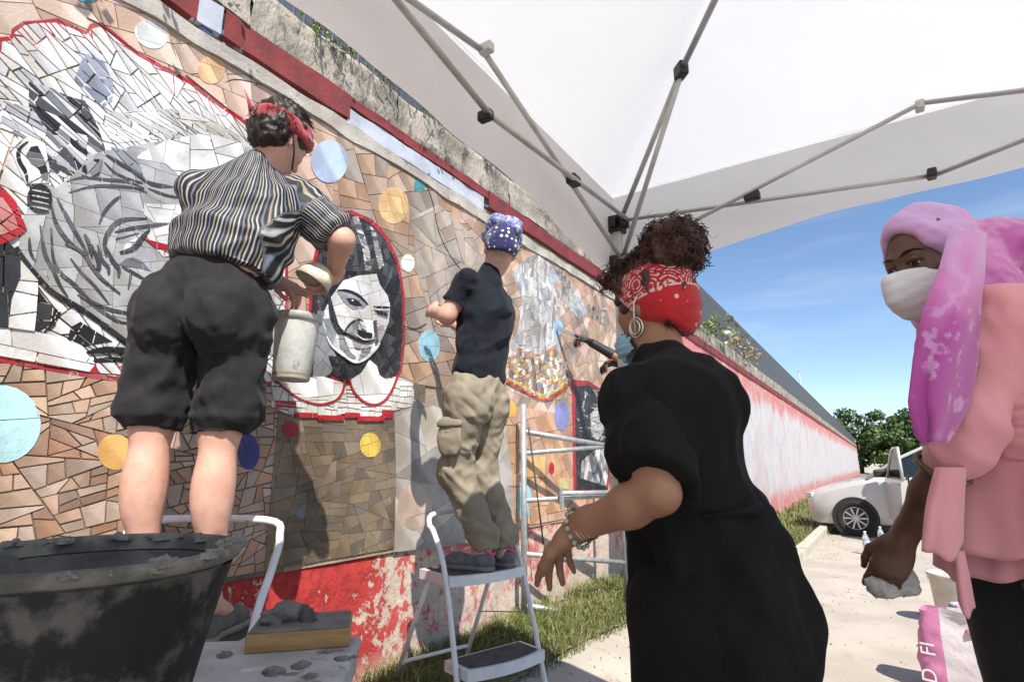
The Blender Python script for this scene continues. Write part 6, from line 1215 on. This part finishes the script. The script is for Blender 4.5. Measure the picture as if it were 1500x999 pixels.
part(MB().box((-1.3, yc - .5, .68), (.07, .13, .05), Rz(.5), bev=.02), 'headlight', mat('headlight_glass', (.5, .5, .52), rough=.1, coat=.5), car); part(MB().box((-1.3, yc + .5, .68), (.07, .13, .05), Rz(-.5), bev=.02), 'headlight', mat('headlight_glass', (.5, .5, .52), rough=.1, coat=.5), car)
part(MB().box((-1.385, yc, .42), (.012, .3, .07), bev=.01), 'grille', blkp, car); part(MB().box((.2, yc - .8, .17), (1.1, .06, .04), bev=.01), 'sill', blkp, car)
# dark door opening with seat and wheel, then the open door edge-on
part(MB().add([(-.02, CY0 - .0105, .32), (.9, CY0 - .0105, .3), (.93, CY0 - .0105, .98), (-.04, CY0 - .0105, .98)], [(0, 1, 2, 3)]), 'door_opening', blkp, car)
part(MB().box((.63, CY0 + .02, .62), (.22, .05, .07), bev=.03).box((.82, CY0 + .02, .9), (.07, .05, .3), bev=.03), 'seat', seatm, car); part(MB().tube([A(.2, CY0 - .005, .92) + A(.02 * sin(t), 0, .0) + .16 * (A(.35, 0, .94) * cos(t) + A(0, .25, 0) * sin(t)) for t in np.linspace(0, 2 * pi, 21)], .014, 6, cap=False), 'steering_wheel', blkp, car, True)
hx = A(-.06, CY0 - .02, 0); oa = radians(78); dd = A(cos(oa), -sin(oa), 0); dn = A(-sin(oa), -cos(oa), 0)
def dp(s, z, o=0): return hx + dd * s + dn * o + A(0, 0, z)
prof = [(0, .34), (.3, .28), (.86, .3), (.95, .5), (.97, 1.0), (.0, 1.02), (-.02, .8)]
D_ = MB(); n = len(prof); bow = lambda z: .05 * sin(max(0, min(1, (z - .25) / .8)) * pi) + .02
vs = [dp(s, z, bow(z)) for s, z in prof] + [dp(s, z, -.06) for s, z in prof]; D_.add(vs, [tuple(range(n)), tuple(range(n, 2 * n))[::-1]] + [(i, i + n, (i + 1) % n + n, (i + 1) % n) for i in range(n)])
dr_ = part(D_, 'door', carp, car, auto=30)
def sub(mb, nm, m, sm=False): o = mb.build(nm, m, None, sm); o.parent = dr_; o.location = tuple(-np.array(dr_.location) - np.array(car.location)); return o
sub(MB().tube([dp(0, 1.0), dp(.18, 1.18), dp(.5, 1.45), dp(.62, 1.5), dp(.92, 1.51), dp(.97, 1.0)], .024, 8), 'window_frame', carp, True); sub(MB().add([dp(.03, 1.01), dp(.95, 1.01), dp(.9, 1.49), dp(.6, 1.48), dp(.2, 1.18)], [(0, 1, 2, 3, 4)]), 'pane', glassm); sub(MB().box(dp(.45, .7, -.075), (.42, .012, .28), frame(dd, dn, A(0, 0, 1)), bev=.02), 'door_trim', blkp)
sub(MB().box(dp(.8, .93, .05), (.09, .014, .014), frame(dd, dn, A(0, 0, 1)), bev=.006), 'handle', carp); sub(MB().box(dp(.08, 1.09, .12), (.05, .09, .065), frame(dd, dn, A(0, 0, 1)), bev=.03), 'mirror', blkp)

car.location.x += .12
# ---- bottles
petm = mat('clear_bottle_plastic', (.75, .8, .82), rough=.08, trans=.85, spec=.5); lab = mat('bottle_label', (.6, .62, .65), (.25, .35, .5), 60, .5); capm = mat('white_cap', (.6, .62, .65), rough=.5)
for (x, y, lb) in ((-.31, 9.74, 'clear plastic water bottle standing alone on the pale pavement'), (-.13, 10.6, 'clear plastic water bottle standing in the shade by the car wheel')):
    B = empty('water_bottle', (x, y, float(gz(x, y))), label=lb, cat='bottle')
    MB().lathe([(.001, .0), (.042, .002), (.044, .02), (.044, .09), (.04, .11), (.044, .13), (.044, .21), (.03, .265), (.014, .285), (.014, .3)], (0, 0, 0), 20).build('shell', petm, B, True); MB().lathe([(.0447, .125), (.0447, .2)], (0, 0, 0), 20).build('label', lab, B, True); MB().lathe([(.016, .292), (.016, .315), (.001, .316)], (0, 0, 0), 14).build('cap', capm, B, True)
# ---- beige bucket with rubbish, blue bag, pink cement bag
bg = mat('beige_plastic', (.55, .52, .46), (.46, .42, .36), 8, .6, .1, 40); B = empty('tall_bucket', (.36, 5.96, .0), label='beige plastic bucket standing on the pavement behind the bags', cat='bucket')
MB().lathe([(.001, 0), (.115, 0), (.12, .02), (.143, .36), (.155, .365), (.156, .39), (.15, .392), (.142, .38), (.118, .02), (.001, .02)], (0, 0, 0), 32).build('pail', bg, B, True); MB().tube([A(.15 * cos(t), .15 * sin(t), .36 - .09 * sin(t)) for t in np.linspace(.1, pi - .1, 15)], .004, 6).build('handle', galv, B, True)
for k in range(4): lump('x', (rnd.uniform(-.06, .06), rnd.uniform(-.06, .06), .33), rnd.uniform(.04, .07), bg, None, k + 40, .8).build('rubbish', mat('crumpled_wrapper', ((.5, .5, .5), (.4, .1, .1), (.5, .45, .3), (.2, .3, .45))[k], rough=.5), B, True)
def sack(name, loc, rz, sx, sy, h, cols, label, seed, text=None):
    S_ = empty(name, loc, rz, label, 'bag'); m = mat(name + '_paper', cols[0], tuple(c * .85 for c in cols[0]), 10, .6, .35, 30, bdist=.01); N, L, b = nodes(m)
    tcx = N.new('ShaderNodeTexCoord'); sp = N.new('ShaderNodeSeparateXYZ'); L.new(tcx.outputs['Object'], sp.inputs[0]); mr = N.new('ShaderNodeMapRange'); mr.interpolation_type = 'LINEAR'; mr.inputs[1].default_value = -sx; mr.inputs[2].default_value = sx; L.new(sp.outputs[0], mr.inputs[0])
    cr = N.new('ShaderNodeValToRGB'); cr.color_ramp.interpolation = 'CONSTANT'; e = cr.color_ramp.elements; e[0].color = (*cols[0], 1); e[1].position = .28; e[1].color = (*cols[1], 1); x = e.new(.7); x.color = (*cols[2], 1); L.new(mr.outputs[0], cr.inputs[0]); L.new(cr.outputs[0], b.inputs['Base Color'])
    V, F = [], []; n1, n2 = 48, 22
    for i in range(n2 + 1):
        t = i / n2
        for k in range(n1):
            a = 2 * pi * k / n1; c, s = cos(a), sin(a); pw = .45; x_, y_ = sx * np.sign(c) * abs(c) ** pw, sy * np.sign(s) * abs(s) ** pw; bul = 1 + .1 * sin(pi * min(t * 1.1, 1)); q = .018 * (.3 + t) * float(fbm(A(x_ * 9, y_ * 9, t * 5 + seed)[None], 3, seed)[0]); l = math.hypot(x_, y_); z = h * t + (t > .9) * .03 * float(vnoise(A(a * 2, seed, 0)[None])[0]) ; V.append((x_ * (bul + q / l), y_ * (bul + q / l), z))
    for i in range(n2):
        for k in range(n1): a = i * n1 + k; bb = i * n1 + (k + 1) % n1; F.append((a, bb, bb + n1, a + n1))
    F.append(tuple(range(n1))[::-1]); MB().add(V, F).build('sack_wall', m, S_, True)
    for k in range(7): lump('x', (rnd.uniform(-.6, .6) * sx, rnd.uniform(-.6, .6) * sy, h * .82), rnd.uniform(.05, .085), m, None, seed + k, .8).build('crumpled_paper', mat('waste_paper', ((.6, .6, .58), (.55, .3, .42), (.5, .5, .5), (.25, .33, .2), (.6, .58, .55), (.5, .12, .2), (.55, .5, .5))[k], rough=.7), S_, True)
    return S_
S1 = sack('cement_bag', (.29, 4.25, .0), radians(-14), .21, .12, .43, ((.55, .2, .36), (.62, .56, .58), (.6, .4, .48)), 'open pink and white paper cement bag stuffed with waste paper on the pavement', 3)
txm = mat('white_print', (.7, .68, .68), rough=.7)
def print_text(par, txt, size, loc, rot, m):
    c = bpy.data.curves.new('print', 'FONT'); c.body = txt; c.size = size; c.extrude = .0006; o = bpy.data.objects.new('print_tmp', c); COL.objects.link(o); dg = bpy.context.evaluated_depsgraph_get(); me = bpy.data.meshes.new_from_object(o.evaluated_get(dg)); bpy.data.objects.remove(o)
    me.materials.clear(); me.materials.append(m); t = link('lettering', me, None, par); t.location = loc; t.rotation_euler = rot; return t
print_text(S1, 'FI', .1, (-.13, -.1375, .2), (pi / 2, -pi / 2, 0), txm); print_text(S1, 'D', .1, (-.14, -.1385, .06), (pi / 2, -pi / 2, 0), txm)
sack('plastic_bag', (.42, 5.0, .0), radians(20), .14, .1, .33, ((.15, .28, .5), (.6, .62, .64), (.2, .33, .55)), 'blue and white printed bag standing between the beige bucket and pink bag', 11)
# ---- dark shoe by the kerb
sh_ = onz(1207, 781, .02); SH_ = empty('old_shoe', (sh_[0], sh_[1], float(gz(sh_[0], sh_[1]))), label='small dark worn shoe lying on the pavement by the kerb', cat='shoe'); sl_ = mat('worn_black_leather', (.03, .028, .03), (.08, .075, .07), 25, .7)
shoe('upper', SH_, A(sh_[0] - .08, sh_[1] + .08, SH_.location.z), A(sh_[0] + .09, sh_[1] - .09, SH_.location.z), sl_, mat('worn_sole', (.25, .24, .22), rough=.8), .045, .09)

# ---- trees at the end of the street
leafm = mat('dark_tree_leaves', (1, 1, 1), attr='tile_colour', rough=.6, spec=.3); barkm = mat('tree_bark', (.12, .09, .065), (.07, .055, .04), 10, .9, .6, 20)
def tree(x, y, h, rad, seed, label, n=7000):
    g = np.random.default_rng(seed); T = empty('street_tree', (x, y, 0), label=label, cat='tree', group='trees beyond the end of the wall')
    tk = MB(); tk.tube([(0, 0, 0), (.1, 0, h * .25), (-.05, .1, h * .5)], [.28, .22, .15], 10); tips = []
    for k in range(9):
        a = g.uniform(0, 6.28); p0 = A(0, 0, h * g.uniform(.25, .5)); p1 = p0 + A(cos(a) * rad * .6, sin(a) * rad * .6, h * g.uniform(.1, .3)); p2 = p1 + A(cos(a) * rad * .3, sin(a) * rad * .3, h * .15); tk.tube([p0, p1, p2], [.11, .06, .02], 6); tips += [p1, p2]
    tk.build('trunk', barkm, T, True)
    V, F, Cc = [], [], []; cl = []
    for k in range(40): a = g.uniform(0, 6.28); q = sqrt(g.random()); cl.append((A(cos(a) * rad * q, sin(a) * rad * q, h * (.16 + .72 * g.random() * (1.15 - .5 * q))), g.uniform(.2, .42) * rad, g.uniform(.75, 1.25)))
    for _ in range(n):
        c, rr, sh = cl[g.integers(len(cl))]; d = nrm(g.normal(0, 1, 3)); p = c + d * rr * g.random() ** .33 * A(1, 1, .7); s = g.uniform(.16, .34); e = nrm(np.cross(d, g.normal(0, 1, 3))) * s; w = nrm(np.cross(e, d + g.normal(0, .5, 3))) * s * .6; b = len(V)
        V += [p - e, p + w, p + e, p - w]; F.append((b, b + 1, b + 2, b + 3)); k = sh * g.uniform(.75, 1.3); Cc.append((.05 * k, .085 * k, .022 * k))
    me = bpy.data.meshes.new('crown'); me.from_pydata([tuple(v) for v in V], [], F); me.materials.append(leafm); set_col(me, 'tile_colour', Cc); me.update(); link('crown', me, None, T)
for k, (x, y, h, rad, lb) in enumerate(((-6.5, 82, 8.5, 3.6, 'rounded green tree rising behind the fence end'), (-2.2, 88, 9.5, 4.2, 'tall green tree above the end of the painted wall'), (2.6, 84, 8.2, 4.0, 'dense dark tree behind the open car door'), (7.4, 90, 10.5, 4.6, 'large dark tree behind the woman in pink'), (12.5, 84, 9.5, 4.4, 'dark green tree further along behind the woman in pink'), (17.5, 88, 9, 4.4, 'green tree at the far side of the street end'))): tree(x, y, h, rad, 50 + k, lb)
g_ = np.random.default_rng(9); T = empty('bare_tree', (4.2, 60, 0), label='thin bare branched tree showing against the sky beside the headscarf', cat='tree'); tw = MB(); tw.tube([(0, 0, 0), (.05, 0, 3.5), (-.1, 0, 6.2)], [.12, .09, .03], 8)
for k in range(26):
    z = g_.uniform(3.5, 6.2); a = g_.uniform(0, 6.28); l = g_.uniform(.6, 1.5); p0 = A(0, 0, z); p1 = p0 + A(cos(a) * l * .6, sin(a) * l * .6, l * .5); tw.tube([p0, p1, p1 + A(cos(a + .5) * l * .5, sin(a + .5) * l * .5, l * .5)], [.025, .014, .005], 5)
tw.build('trunk', barkm, T, True)
# ---- poles behind the wall
pg = mat('grey_pole', (.35, .35, .35), rough=.6)
for (x, y, h, lb) in ((-3.0, 13.0, 4.75, 'grey metal post rising just above the slat fence'), (-3.2, 34, 6.2, 'slim grey lamp post beyond the fence near the trees')):
    T = empty('street_pole', (x, y, 0), label=lb, cat='pole'); MB().tube([(0, 0, 0), (0, 0, h)], [.05, .04], 12).build('shaft', pg, T, True); MB().tube([(0, 0, h - .02), (0, 0, h + .05)], [.05, .03], 12).build('cap', pg, T, True)
# ---- weeds along the wall top
wl = mat('weed_leaves', (1, 1, 1), attr='tile_colour', rough=.6)
def weed(x, y, z, s, seed, label, n=90, dead=False):
    g = np.random.default_rng(seed); T = empty('wall_weed', (x, y, z), label=label, cat='weed', group='weeds on the wall top'); V, F, Cc = [], [], []; st = MB()
    for k in range(9):
        a = g.uniform(-1.9, 1.9); d = A(cos(a) * .8, sin(a), g.uniform(-.2, 1.1)); pts = [A(0, 0, 0) + A(g.normal(0, .03), g.normal(0, .06), 0)]
        for j in range(4): pts.append(pts[-1] + nrm(d + A(0, 0, -.35 * j)) * s * .28)
        st.tube(pts, [.004, .003, .003, .002, .001], 4)
        for _ in range(n // 9):
            j = g.integers(1, 5); p = pts[j] + g.normal(0, s * .09, 3); e = nrm(g.normal(0, 1, 3)) * s * .09; w = nrm(np.cross(e, g.normal(0, 1, 3))) * s * .045; b = len(V); V += [p - e, p + w, p + e, p - w]; F.append((b, b + 1, b + 2, b + 3)); q = g.uniform(.6, 1.3); Cc.append((.26 * q, .2 * q, .1 * q) if dead or g.random() < .15 else (.13 * q, .2 * q, .035 * q))
    st.build('stems', mat('weed_stem', (.16, .13, .07)), T); me = bpy.data.meshes.new('leaves'); me.from_pydata([tuple(v) for v in V], [], F); me.materials.append(wl); set_col(me, 'tile_colour', Cc); me.update(); link('leaves', me, None, T)
for k, (y, s, lb, dd_) in enumerate(((1.55, .16, 'small green weed on the coping under the blue sky gap of the fence', 0), (1.78, .15, 'bright green weed rooted between coping blocks by the fence slats', 0), (2.02, .13, 'pale green sprig on the coping below the fence', 0), (2.33, .22, 'leafy green weed hanging over the coping above the blue painted ledge', 0), (3.0, .14, 'thin dry weed on the coping above the navy tee', 1), (9.4, .5, 'bushy yellow green weed on the coping beyond the red bandana', 0), (11.2, .45, 'straggly yellowing weed on the distant coping', 1), (12.6, .4, 'small dry weed on the far coping near the post', 1), (.62, .3, 'overhanging weed on the coping above the white haired portrait', 0), (.35, .34, 'dense overhanging weed high above the white hair mosaic', 0))): weed(XW + .0, y, 3.47, s, 70 + k, lb, 110, bool(dd_))
T = empty('bent_conduit', (XW + .03, 10.6, 3.42), label='short white bent pipe stub on the coping', cat='pipe'); MB().tube(smooth_path([(0, 0, 0), (.1, 0, .02), (.14, -.1, .1), (.14, -.3, .14), (.1, -.42, .1)], 5), .035, 8).build('pipe', mat('white_pvc', (.65, .65, .63), rough=.5), T, True)

# ---- grit and dry leaf litter on the pavement
gr = np.random.default_rng(77); V, F, Cc = [], [], []
for _ in range(1500):
    y = gr.uniform(2.4, 14); e = float(verge_x(y)); x = e + abs(gr.normal(0, .5)) + .02 if gr.random() < .6 else gr.uniform(e, 1.8); z = float(gz(x, y)) + .006; s_ = gr.uniform(.003, .009); b = len(V); a = gr.uniform(0, 6.28)
    for k in range(4): V.append((x + s_ * cos(a + k * pi / 2) * gr.uniform(.7, 1.4), y + s_ * sin(a + k * pi / 2) * gr.uniform(.7, 1.4), z - .006))
    V.append((x, y, z + s_ * gr.uniform(.2, .8))); F += [(b, b + 1, b + 4), (b + 1, b + 2, b + 4), (b + 2, b + 3, b + 4), (b + 3, b, b + 4)]; c = gr.uniform(.5, 1.1); Cc += [((.3 * c, .25 * c, .19 * c) if gr.random() < .6 else (.16 * c, .12 * c, .07 * c))] * 4
me = bpy.data.meshes.new('grit'); me.from_pydata(V, [], F); me.materials.append(mat('grit_stone', (1, 1, 1), attr='tile_colour', rough=.9)); set_col(me, 'tile_colour', Cc); me.update(); tag(link('grit', me), 'loose grit and leaf litter scattered over the pavement', 'grit', kind='stuff')
print('objects', len(bpy.data.objects), 'tris', sum(len(o.data.polygons) for o in bpy.data.objects if o.type == 'MESH'))
